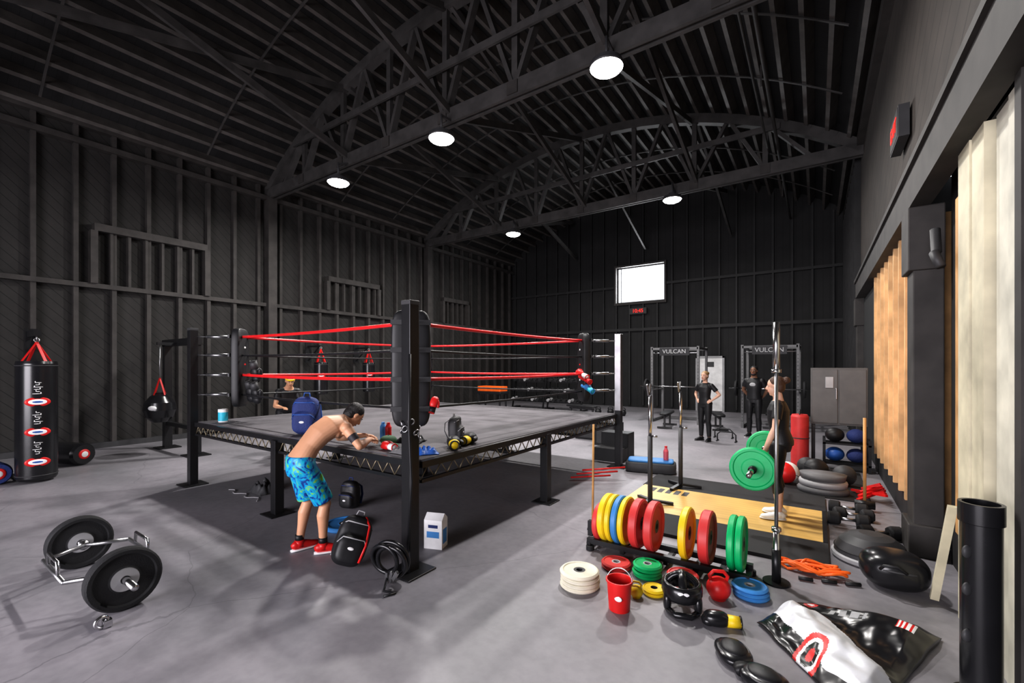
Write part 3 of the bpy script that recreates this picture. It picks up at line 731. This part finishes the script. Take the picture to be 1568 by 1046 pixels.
headgear(-.82,3.42,.3)
def glove(x,y,z,yaw,k,k2,s=1.,tilt=0):
    b=MB()
    b.sell((0,.06*s,.06*s),[V((.07*s,0,0)),V((0,.10*s,0)),V((0,0,.058*s))],k,.8)
    b.sell((0,.12*s,.04*s),[V((.062*s,0,0)),V((0,.055*s,0)),V((0,0,.04*s))],k,.9)
    b.sell((.07*s,.05*s,.055*s),[V((.026*s,.01*s,0)),V((-.02*s,.07*s,0)),V((0,0,.028*s))],k,.9)
    b.tube([(0,-.12*s,.05*s),(0,-.02*s,.052*s)],[(.052*s,.042*s),(.056*s,.046*s)],k2,18,side=(1,0,0))
    b.torus((0,-.12*s,.05*s),.045*s,.008*s,(0,1,0),k,18,6)
    return b.obj('boxing_glove',loc=(x,y,z),yaw=yaw)
glove(-.52,3.34,0,1.9,'black_gloss','yellow',.85)
b=MB()
for k in range(8):
    cx,cy=-.1+random.uniform(-.1,.16),4.64+random.uniform(-.03,.02); R=random.uniform(.10,.20); ph=random.uniform(0,6)
    pts=[(cx+R*math.cos(a+ph)*(1+.25*math.sin(2*a+k)),cy+R*.42*math.sin(a+ph)*(1+.2*math.cos(3*a+k)),.012+.03*abs(math.sin(1.5*a+k))+.006*k) for a in [2*pi*i/36 for i in range(36)]]
    b.tube(pts,.012,'orange',8,closed=True)
for k in range(3): b.cyl((-.12+.16*k,4.42+.05*k,.02),(-.02+.16*k,4.44+.06*k,.02),.016,'black',seg=10)
b.obj('resistance_bands')
# empty heavy-bag shell lying on the floor
Q=[V((-.34,3.50,0)),V((.20,2.76,0)),V((-.10,3.98,0)),V((.68,3.98,0))]
def bagf(u,v):
    p=(Q[0]*(1-u)+Q[1]*u)*(1-v)+(Q[2]*(1-u)+Q[3]*u)*v
    edge=max(0,min(1,min(v,1-v)*8)*min(1,min(u,1-u)*9))**.5
    t=v+.42*u
    h=.014+edge*(.075+.035*math.cos((t-.55)*9)+.030*mn.noise(V((u*2.5,v*5,1)))+.016*mn.noise(V((u*9,v*11,5))))
    return V((p.x+.02*mn.noise(V((v*5,u*5,3))),p.y+.02*mn.noise(V((v*5,u*5,8))),max(.01,h)))
def bagk(u,v):
    rr=math.hypot((u-.50)*.92,(v-.10)*.62)
    if rr<.105:
        return 'red' if rr>.078 else ('white' if rr>.058 else ('black_gloss' if rr>.03 else 'red'))
    rr=math.hypot((u-.12)*.9,(v-.90)*.8)
    if rr<.045: return 'red' if rr>.022 else 'white'
    t=v+.42*u+.03*math.sin(9*u)
    if .34<t<.76 and v>.08: return 'vinyl_white'
    if .80<v<.86 and (.30<u<.35 or .38<u<.42 or .45<u<.52 or .55<u<.58): return 'ltgrey'
    if .80<v<.88 and .78<u<.9: return 'white' if int(u*60)%2 else 'red'
    return 'black_gloss'
b=MB(); b.grid(130,120,bagf,bagk); o=b.obj('empty_punching_bag')
so=o.modifiers.new('th','SOLIDIFY'); so.thickness=.006; so.offset=-1
for (x,y,a) in((-.42,3.02,.5),(-.24,2.86,1.2)):
    b=MB(); b.ell((0,0,.035),(.10,.13,.035),'black_gloss',e=.8); b.ell((0,.0,.06),(.07,.09,.03),'black'); b.tube([(0,-.12,.03),(0,-.18,.03)],[(.05,.03),(.055,.03)],'black',14,side=(1,0,0)); b.torus((0,0,.055),.085,.006,(0,0,1),'grey',24,6); b.obj('focus_mitt',loc=(x,y,0),yaw=a)
b=MB(); c=(.735,3.40,0)
b.lathe([(0,0),(.115,0),(.115,.012),(.083,.014),(.083,.95),(.092,.955),(.092,1.06),(.075,1.06),(.075,.9),(0,.9)],c,(0,0,1),'black_gloss')
for z in (.35,.6,.8): b.sell((.67,3.345,z),[V((.02,.02,0)),V((-.012,.012,0)),V((0,0,.035))],'dkgrey')
b.obj('steel_tube_stand')
b=MB(); b.sell((.52,4.72,.15),[V((.22,.03,0)),V((-.03,.19,0)),V((0,0,.15))],'black_gloss',.8,nu=32,nv=18)
b.torus((.52,4.72,.16),.20,.008,(0,.15,1),'dkgrey',32,6); b.tube([(.42,4.54,.19),(.44,4.51,.23),(.52,4.51,.24),(.58,4.53,.19)],.012,'black',8); b.obj('leather_slam_bag')
b=MB(); b.lathe([(0,.0),(.27,.0),(.30,.02),(.30,.05),(.28,.06)],(.42,5.25,0),(0,0,1),'ltgrey',40); b.lathe([(.28,.055),(.275,.10),(.24,.17),(.17,.225),(.09,.25),(0,.255)],(.42,5.25,0),(0,0,1),'dkgrey',40); b.torus((.42,5.25,.1),.277,.006,(0,0,1),'black',40,6); b.obj('balance_trainer')
def dumbbell(x,y,yaw,s=1.,z=0,nm='dumbbell'):
    b=MB(); b.cyl((-.07*s,0,.055*s),(.07*s,0,.055*s),.015*s,'steel',seg=12)
    for sg in(1,-1): b.lathe([(0,-.05*s),(.05*s,-.05*s),(.062*s,-.035*s),(.062*s,.035*s),(.05*s,.05*s),(0,.05*s)],(sg*.11*s,0,.055*s),(1,0,0),'black_rubber',6)
    b.obj(nm,loc=(x,y,z),yaw=yaw)
for (x,y,a) in((.30,6.25,.1),(.55,5.95,.4),(.36,6.5,.2),(.32,6.75,.0)): dumbbell(x,y,a,1.2)
b=MB(); b.cyl((.50,7.0,.1),(.50,7.02,1.15),.017,'tan_wood',seg=12); b.cyl((.40,7.0,.075),(.60,7.0,.075),.05,'black_metal',seg=8); b.ell((.5,7.0,.07),(.09,.06,.06),'black_metal'); b.obj('sledgehammer')
b=MB()
for k in range(4): b.beam((.45+.02*k,7.3+.1*k,.05+.03*k),(.76-.02*k,7.75-.07*k,.12+.04*k),.04,.03,'red'); b.beam((.42+.05*k,7.9-.1*k,.04),(.74,7.3+.1*k,.15),.03,.03,'red')
b.obj('red_straps')
b=MB(); 
for i in range(3): b.tube([(.08,7.65,.014+i*.09),(.08,7.65,.07+i*.09),(.08,7.65,.1+i*.09)],[(.30-.02*i,.22),(.31-.02*i,.23),(.28,.2)],'grey' if i!=1 else 'ltgrey',28,side=(1,0,0))
b.obj('step_discs')
def ball(x,y,r,k,k2=None):
    b=MB(); b.ell((x,y,r+.013),r,k,nu=28,nv=18)
    if k2: b.ell((x-.02,y-.03,r+.01),(r*.985,)*3,k2,nu=28,nv=18)
    b.torus((x,y,r+.013),r*1.0,.004,(.3,.2,1),'dkgrey',24,6); b.obj('medicine_ball')
ball(-.36,7.95,.16,'white','red'); ball(.0,8.35,.17,'black'); ball(.35,8.25,.15,'dkgrey'); ball(-.12,8.75,.14,'dkgrey')
b=MB()
for x in(.12,.74):
    for y in (9.4,9.65): b.bb(x-.02,x+.02,y-.02,y+.02,0,.55,'black_metal')
for z in(.12,.46): b.bb(.10,.76,9.38,9.67,z-.015,z+.015,'black_metal')
for (x,z,k) in ((.27,.265,'blue'),(.57,.265,'navy'),(.27,.60,'black'),(.57,.60,'navy')): b.ell((x,9.53,z),(.14,.13,.12),k)
b.obj('ball_rack')
b=MB(); b.lathe([(0,0),(.13,0),(.14,.05),(.14,.88),(.12,.92),(0,.92)],(-.24,9.55,0.0),(0,0,1),'red_plate'); b.torus((-.24,9.55,.5),.142,.008,(0,0,1),'dkgrey',24,6); b.torus((-.24,9.55,.9),.1,.012,(1,0,0),'black',20,6); b.obj('standing_red_pad')
b=MB(); b.bb(-.08,.74,9.75,10.25,.74,1.76,'cabinet_grey'); b.bb(-.06,.32,9.735,9.75,.77,1.73,'cabinet_grey'); b.bb(.34,.72,9.735,9.75,.77,1.73,'cabinet_grey'); b.bb(.29,.31,9.71,9.735,1.2,1.4,'steel')
for x in(-.04,.70):
    for y in(9.8,10.2): b.bb(x-.03,x+.03,y-.03,y+.03,0,.74,'dkgrey')
b.bb(.14,.26,9.72,9.735,1.4,1.6,'ltgrey')
b.obj('metal_cabinet',bevel=.01)

for (x0,x1) in((-4.35,-2.95),(-1.75,-.4)):
    e=empty('power_rack',(x0,14.3,0)); w=x1-x0; b=MB()
    for x in(0,w):
        for y in(0,1.2): b.bb(x-.035,x+.035,y-.035,y+.035,0,2.4,'grey')
        b.bb(x-.035,x+.035,0,1.2,2.3,2.37,'grey'); b.bb(x-.035,x+.035,0,1.2,.02,.09,'grey'); b.bb(x-.02,x+.02,-.0,1.2,1.0,1.04,'grey')
    for y in (0,1.2): b.bb(0,w,y-.035,y+.035,2.3,2.37,'grey')
    b.bb(0,w,1.17,1.23,.02,.09,'grey'); b.cyl((0,.1,2.2),(w,.1,2.2),.018,'chrome')
    b.bb(.25,w-.25,-.05,-.035,2.12,2.36,'black')
    for z in [.2+.1*i for i in range(20)]:
        for x in(0,w): b.cyl((x,-.037,z),(x,-.034,z),.012,'black',seg=8)
    b.obj('frame',e,bevel=.004)
    text('VULCAN',(w/2,-.055,2.24),(pi/2,0,0),.18,'ltgrey',e,'sign_text')
    b=MB(); b.cyl((-.35,-.08,1.15),(w+.35,-.08,1.15),.015,'chrome',seg=10)
    for sg,xx in((-1,-.15),(1,w+.15)): plate(b,(xx,-.08,1.15),(1,0,0),.225,.06,'black_rubber'); 
    for x in (0,w): b.bb(x-.02,x+.02,-.12,-.03,1.08,1.13,'grey')
    b.obj('loaded_bar',e)
def bench(x,y,yaw,nm='weight_bench',z=0):
    b=MB(); b.sell((0,0,.42),[V((.14,0,0)),V((0,.6,0)),V((0,0,.04))],'black',.4); b.beam((0,-.5,.34),(0,.5,.34),.05,.05,'dkgrey')
    for yy in(-.45,.45): b.beam((0,yy,.34),(0,yy,.03),.05,.05,'dkgrey',(0,1,0)); b.beam((-.2,yy,.03),(.2,yy,.03),.05,.05,'dkgrey')
    b.obj(nm,loc=(x,y,z),yaw=yaw)
bench(-3.6,13.3,.1); bench(-2.3,13.7,.3); bench(-1.05,14.9,0)
for (x,y) in((-1.9,12.1),(-1.75,11.55)):
    b=MB(); b.tube([(x-.2,y,.012),(x-.2,y,.16),(x-.14,y,.22),(x+.14,y,.22),(x+.2,y,.16),(x+.2,y,.012)],.014,'black',8); b.beam((x-.2,y-.12,.012),(x-.2,y+.12,.012),.03,.02,'black'); b.beam((x+.2,y-.12,.012),(x+.2,y+.12,.012),.03,.02,'black'); b.obj('training_hurdle')
b=MB(); b.sell((-2.32,7.55,.09),[V((.40,.1,0)),V((-.05,.20,0)),V((0,0,.09))],'dkgrey',.3); b.sell((-2.32,7.55,.19),[V((.36,.09,0)),V((-.045,.17,0)),V((0,0,.02))],'ltblue',.3); b.obj('aerobic_step')
b=MB(); b.lathe([(0,0),(.04,0),(.042,.02),(.042,.15),(.025,.19),(.02,.21),(0,.21)],(-2.08,7.6,.212),(0,0,1),'pink_drink'); b.lathe([(.022,.21),(.022,.235),(0,.235)],(-2.08,7.6,.212),(0,0,1),'red'); b.obj('drink_bottle')
for (x,y,w,h) in((-3.9,9.6,.5,.5),(-4.6,10.2,.6,.45),(-5.3,10.6,.5,.55)):
    b=MB(); b.bb(x-w/2,x+w/2,y-w/2,y+w/2,0,h,'black'); b.bb(x-w/2+.05,x+w/2-.05,y-w/2-.003,y-w/2,.05,h-.05,'dkgrey'); b.bb(x-.06,x+.06,y-w/2-.006,y-w/2,h*.6,h*.6+.04,'black_rubber'); b.obj('plyo_box',bevel=.02)
for xr in(-10.7,-9.0):
    b=MB()
    for x in(xr,xr+1.5):
        b.beam((x,15.6,0),(x,15.9,1.25),.05,.05,'black_metal'); b.beam((x,15.3,.03),(x,16.2,.03),.05,.05,'black_metal')
    for i,z in enumerate((.35,.75,1.15)):
        y=15.55+.09*i; b.box((xr+.75,y,z),(1.5,.28,.03),'black_metal',rot=(-.3,0,0))
        for k in range(6):
            xx=xr+.15+k*.24
            b.cyl((xx,y-.12,z+.07),(xx,y+.14,z+.1),.015,'steel',seg=8)
            for dy in(-.12,.14): b.lathe([(0,-.04),(.062,-.04),(.062,.04),(0,.04)],(xx,y+dy,z+.08+dy*.1),(0,1,.2),'black_rubber' if (k+i)%4 else 'ltgrey',10)
    b.obj('dumbbell_rack')
b=MB(); b.bb(-11.0,-9.9,13.6,14.1,.8,1.0,'orange'); b.bb(-11.05,-9.85,13.55,14.15,.7,.8,'black')
for x in(-10.95,-9.95):
    for y in(13.65,14.05): b.bb(x-.03,x+.03,y-.03,y+.03,0,.7,'black_metal')
b.obj('padded_table',bevel=.02)
for (x,y) in((-6.6,15.2),(-6.2,15.4),(-5.7,15.3)): kettlebell(x,y,.12,'black',.3)
bench(-6.6,13.8,1.4)

# ------------------------------------------------------------------ punching bags
def heavy_bag(x,y,zb,h,r,wallx=None,bk='wall',hang=.45,facing=None):
    b=MB(); zt=zb+h
    b.lathe([(0,zb),(r*.9,zb),(r,zb+.04),(r*1.01,zb+h*.3),(r,zt-.04),(r*.96,zt),(0,zt)],(x,y,0),(0,0,1),'black_gloss',28)
    for z in(zb+.08,zt-.07): b.torus((x,y,z),r*1.0,.008,(0,0,1),'dkgrey',28,6)
    top=V((x,y,zt+hang))
    for a in(.4,1.97,3.54,5.1):
        p=V((x+r*.9*math.cos(a),y+r*.9*math.sin(a),zt-.05))
        b.beam(p,top,.04,.006,'red',(math.cos(a),math.sin(a),0))
    b.torus(top+V((0,0,.03)),.03,.008,(1,0,0),'steel',14,6)
    f=V(facing) if facing is not None else (V((0,0,0))-V((x,y,0))); f.z=0; f.normalize(); s=V((-f.y,f.x,0))
    nl=3 if h>1.2 else 1
    for i in range(nl):
        z=zb+h*(.16+.25*i) if nl==3 else zb+h*.6
        c=V((x,y,z))+f*(r-.012)
        b.sell(c,[s*r*.6,f*.016,V((0,0,.075))],'red'); b.sell(c+f*.003,[s*r*.5,f*.016,V((0,0,.055))],'white'); b.sell(c+f*.006,[s*r*.36,f*.015,V((0,0,.025))],'blue')
        if nl==3:
            for k in range(6):
                zz=.125+.034*k; ww=.028+.014*((k*7+i)%3)
                b.sell(c+V((0,0,zz))+s*(.010*(k%2)-.005),[s*ww,f*.018,V((0,0,.007))],'white')
                sg=-1 if k%2 else 1
                b.sell(c+V((0,0,zz+.012))+s*ww*.6*sg,[s*.008,f*.018,V((0,0,.016))],'white')
    if wallx is not None:
        b.beam((x,y,zt+hang+.08),(wallx,y,zt+hang+.08),.05,.05,'black_metal'); b.beam((x+.1*(1 if wallx>x else -1),y,zt+hang+.06),(wallx,y,zt+hang-.35),.03,.03,'black_metal'); b.box((wallx,y,zt+hang-.1),(.03,.2,.6),'black_metal')
    return b
for y in (7.6,9.3,11.6): heavy_bag(-12.1,y,.95,.95,.19,XL+.23,hang=.4,facing=(.9,-.5,0)).obj('hanging_heavy_bag')
b=heavy_bag(-10.05,1.49,.03,1.84,.235,None,hang=.30,facing=(.95,-.1,0))
b.bb(-10.62,-10.5,1.43,1.55,0,2.40,'black_metal'); b.bb(-10.6,-9.98,1.45,1.53,2.26,2.36,'black_metal'); b.cyl((-10.05,1.49,2.18),(-10.05,1.49,2.28),.012,'steel',seg=8); b.beam((-10.56,1.49,1.98),(-10.25,1.49,2.28),.04,.04,'black_metal'); b.bb(-10.9,-10.3,1.3,1.7,0,.02,'black_metal')
b.obj('heavy_bag_stand')
for (x,y,a,L,r) in((-11.25,2.08,.35,.75,.2),(-10.45,1.06,.1,.7,.17)):
    b=MB(); d=V((math.cos(a),math.sin(a),0)); c=V((x,y,r)); b.lathe([(0,-L/2),(r*.85,-L/2),(r,-L/2+.05),(r,L/2-.05),(r*.85,L/2),(0,L/2)],c,d,'black_gloss' if y>2 else 'navy',28)
    b.ell(c+d*(L/2),(.02,.09,.09),'red',rot=(0,0,a)); b.ell(c+d*(L/2+.006),(.02,.06,.06),'white',rot=(0,0,a)); b.obj('floor_heavy_bag')
b=MB(); fx0,fx1,fy=-11.75,-10.25,3.72
for x in(fx0,fx1): b.bb(x-.07,x+.07,fy-.07,fy+.07,0,2.3,'black_metal'); b.bb(x-.2,x+.2,fy-.2,fy+.2,0,.02,'black_metal')
b.bb(fx0-.1,fx1+.1,fy-.07,fy+.07,2.22,2.36,'black_metal'); b.bb(fx0,fx1,fy-.04,fy+.04,.5,.58,'black_metal')
bx=-11.05
b.lathe([(0,.58),(.12,.6),(.23,.7),(.28,.85),(.26,1.0),(.16,1.13),(.06,1.2),(0,1.2)],(bx,fy-.35,0.05),(0,0,1),'black_gloss',28)
for a in(.4,1.97,3.54,5.1): b.beam((bx+.14*math.cos(a),fy-.35+.14*math.sin(a),1.16),(bx,fy-.35,1.55),.03,.006,'red',(math.cos(a),math.sin(a),0))
b.cyl((bx,fy-.35,1.5),(bx,fy-.35,2.2),.01,'steel',seg=8); b.beam((bx,fy,2.25),(bx,fy-.4,2.25),.06,.06,'black_metal')
b.sell((bx+.19,fy-.53,.95),[V((.06,.05,0)),V((.02,-.03,0)),V((0,0,.05))],'white')
b.obj('teardrop_bag_frame')

# ------------------------------------------------------------------ items on the ring
D=DZ+.002
b=MB(); b.lathe([(0,0),(.06,0),(.065,.02),(.065,.17),(.06,.19),(0,.19)],(-7.35,3.02,D),(0,0,1),'white',24,keys=['white','white','cyan','white','white']); b.lathe([(.066,.15),(.066,.195),(0,.195)],(-7.35,3.02,D),(0,0,1),'white',24); b.obj('supplement_tub')
def backpack(name,loc,yaw,k,k2,s=1.,lean=0,roll=0):
    e=empty(name,loc,yaw); e.rotation_euler=(lean,roll,yaw)
    b=MB(); b.sell((0,0,.23*s),[V((.16*s,0,0)),V((0,.11*s,0)),V((0,0,.23*s))],k,.6); b.sell((0,-.10*s,.16*s),[V((.13*s,0,0)),V((0,.07*s,0)),V((0,0,.13*s))],k,.6); b.sell((0,-.02,.40*s),[V((.12*s,0,0)),V((0,.08*s,0)),V((0,0,.07*s))],k,.8)
    remesh(b,'bag_body',e,.01,3)
    b=MB()
    for sg in(1,-1): b.tube([(sg*.08*s,.09*s,.40*s),(sg*.1*s,.16*s,.34*s),(sg*.11*s,.17*s,.2*s),(sg*.12*s,.10*s,.06*s)],[(.025*s,.008*s)]*4,k2,8,side=(1,0,0))
    b.tube([(-.04*s,.02*s,.45*s),(-.03*s,.02*s,.51*s),(.03*s,.02*s,.51*s),(.04*s,.02*s,.45*s)],.008*s,k2,8)
    b.tube([(-.135*s,-.10*s,.20*s),(-.10*s,-.165*s,.26*s),(.10*s,-.165*s,.26*s),(.135*s,-.10*s,.20*s)],.006*s,k2,6)
    b.tube([(-.15*s,-.03*s,.36*s),(-.1*s,-.10*s,.40*s),(.1*s,-.10*s,.40*s),(.15*s,-.03*s,.36*s)],.006*s,k2,6)
    b.sell((0,-.168*s,.17*s),[V((.03*s,0,0)),V((0,.006*s,0)),V((0,0,.015*s))],'white')
    b.obj('straps',e)
    return e
backpack('blue_backpack',(-5.18,3.06,D),.7,'navy','blue',1.0)
e=backpack('black_backpack',(-3.42,2.36,0.04),.9,'black','ltgrey',.92,-.30,.35)
b=MB()
b.tube([(.10,-.155,.06),(.115,-.15,.2),(.10,-.10,.36),(.05,-.05,.43)],[(.010,.005)]*4,'red',8,side=(1,0,0))
b.obj('red_piping',e)
backpack('gym_duffel_bag',(-4.85,3.45,0.0),.3,'black','navy',.75)
b=MB(); b.box((0,0,.14),(.19,.14,.28),'white'); b.add([(-.095,-.07,.28),(.095,-.07,.28),(.095,.07,.28),(-.095,.07,.28),(-.095,0,.335),(.095,0,.335)],[(0,1,5,4),(2,3,4,5),(1,2,5),(3,0,4)],'white'); b.box((0,-.071,.14),(.13,.003,.06),'ltblue'); b.box((.096,0,.12),(.003,.09,.14),'ltblue'); b.box((0,-.071,.22),(.1,.003,.03),'navy'); b.obj('cardboard_carton',loc=(-3.12,3.2,0),yaw=.35)
b=MB(); qx,qy=-2.90,2.46
for k,(dx,dz,R) in enumerate(((0,.2,.15),(.03,.19,.13),(-.02,.21,.12))): b.torus((qx+dx,qy-.03*k,dz),R,.018,(-.35+.05*k,1,.2),'black_gloss',32,10)
for k in range(3): b.box((qx+.05*k,qy-.05,.06+.02*k),(.03,.02,.09),'steel',rot=(0,.3*k,0))
b.tube([(qx,qy-.05,.06),(qx+.08,qy-.15,.015),(qx+.18,qy-.12,.012),(qx+.14,qy-.2,.012)],.01,'black',8)
b.obj('cable_coil')
b=MB(); b.sell((0,0,.05),[V((.085,0,0)),V((0,.1,0)),V((0,0,.05))],'olive',.9); b.sell((.0,-.12,.02),[V((.07,0,0)),V((0,.07,0)),V((0,0,.008))],'olive'); b.ell((0,0,.1),.008,'olive'); b.obj('baseball_cap',loc=(-3.78,3.16,D),yaw=1.2)
def cloth(name,x,y,z,w,d,h,k,seed,yaw=0):
    b=MB()
    def fn(u,v):
        ed=min(1,min(u,1-u)*5)*min(1,min(v,1-v)*5)
        return V(((u-.5)*w*(1+.2*mn.noise(V((v*3,seed,0)))),(v-.5)*d*(1+.2*mn.noise(V((u*3,seed,4)))),.006+ed*h*(.5+.9*abs(mn.noise(V((u*4,v*4,seed)))))))
    b.grid(24,24,fn,lambda u,v:k); o=b.obj(name,loc=(x,y,z),yaw=yaw); m=o.modifiers.new('t','SOLIDIFY'); m.thickness=.004; return o
cloth('black_towel',-3.72,3.42,D,.3,.22,.10,'black',3,.4); cloth('blue_shirt_cloth',-3.10,3.06,D,.2,.2,.06,'blue',5,.9); cloth('grey_towel',-3.32,2.93,D,.2,.14,.05,'grey',8)
glove(-3.06,3.40,D,.8,'black','yellow',1.); glove(-3.10,3.66,D,.3,'black','yellow',1.)
glove(-3.52,2.96,D,1.4,'red','white',.75)
backpack('mesh_gear_bag',(-3.36,3.75,D),2.0,'dkgrey','ltgrey',.6)
b=MB()
for (x,k) in((0,'ltblue'),(.09,'red')): b.lathe([(0,0),(.033,0),(.035,.02),(.035,.15),(.02,.18),(.018,.2),(0,.2)],(-4.1+x,3.35,D),(0,0,1),k)
b.obj('water_bottles')
e=empty('hanging_gloves',(cor[3][0]+.02,cor[3][1]-.12,0)); e.parent=ring
for (dx,dz,k,k2) in((0,1.60,'red','white'),(.1,1.36,'ltblue','cyan'),(.05,1.52,'red','red')):
    g=glove(dx,-.03,dz,1.2,k,k2,1.); g.name='glove'; g.parent=e; g.rotation_euler=(.4,.2,1.2)
g=glove(cor[0][0]+.22,cor[0][1]+.1,1.38,1.2,'red','black',.6); g.name='pad_glove'; g.parent=ring; g.rotation_euler=(1.2,.2,.6)
# black kit hung from the ropes at the far-left corner
for (dx,dy,dz) in ((.22,.02,1.42),(.36,.03,1.40),(.28,.06,1.72)):
    g=glove(cor[1][0]+dx,cor[1][1]+dy,dz,0,'black','dkgrey',1.15); g.name='hung_glove'; g.parent=ring; g.rotation_euler=(-1.3,0,.3)
b=MB(); b.bb(-3.5,-2.95,7.85,8.2,0,.25,'black'); b.bb(-3.5,-2.95,8.2,8.55,0,.5,'black'); b.obj('ring_steps',bevel=.01)
b=MB(); 
for k in range(3): b.cyl((-3.2+.1*k,6.3,.03+.07*k),(-2.7+.12*k,6.7,.05+.08*k),.014,'red',seg=10)
b.obj('red_foam_sticks')
cloth('grey_clothes',-6.5,3.2,0,.4,.3,.15,'dkgrey',11)
b=MB(); b.tube([(-7.0+.07*i,2.95+.05*math.sin(i*1.3),.008) for i in range(14)],.005,'ltgrey',6); b.obj('jump_rope')

# ------------------------------------------------------------------ light
w=bpy.data.worlds.new('sky'); scene.world=w; w.use_nodes=True
bg=w.node_tree.nodes['Background']; bg.inputs['Color'].default_value=(.88,.93,1,1); bg.inputs['Strength'].default_value=1.8
def area(name,loc,rot,sx,sy,e,c):
    l=bpy.data.lights.new(name,'AREA'); l.shape='RECTANGLE'; l.size=sx; l.size_y=sy; l.energy=e; l.color=c
    o=bpy.data.objects.new(name,l); o.location=loc; o.rotation_euler=rot; col.objects.link(o); return o
area('daylight_doorway',(-3.8,Y0-.4,2.3),(math.radians(90),0,0),7.5,3.8,1500,(.99,.94,1.0))
area('daylight_window',(-6.25,Y1+.4,5.35),(math.radians(-90),0,0),2.0,1.5,220,(.95,.97,1.0))

cam=bpy.data.cameras.new('camera'); co=bpy.data.objects.new('camera',cam); col.objects.link(co)
cam.sensor_width=36; cam.lens=677/1568*36; cam.shift_y=.0236; cam.clip_start=.05; cam.clip_end=100
co.location=(0,0,1.8); co.rotation_euler=(pi/2,0,math.radians(34.5)); scene.camera=co
scene.view_settings.view_transform='Standard'; scene.view_settings.exposure=0; scene.view_settings.gamma=.84
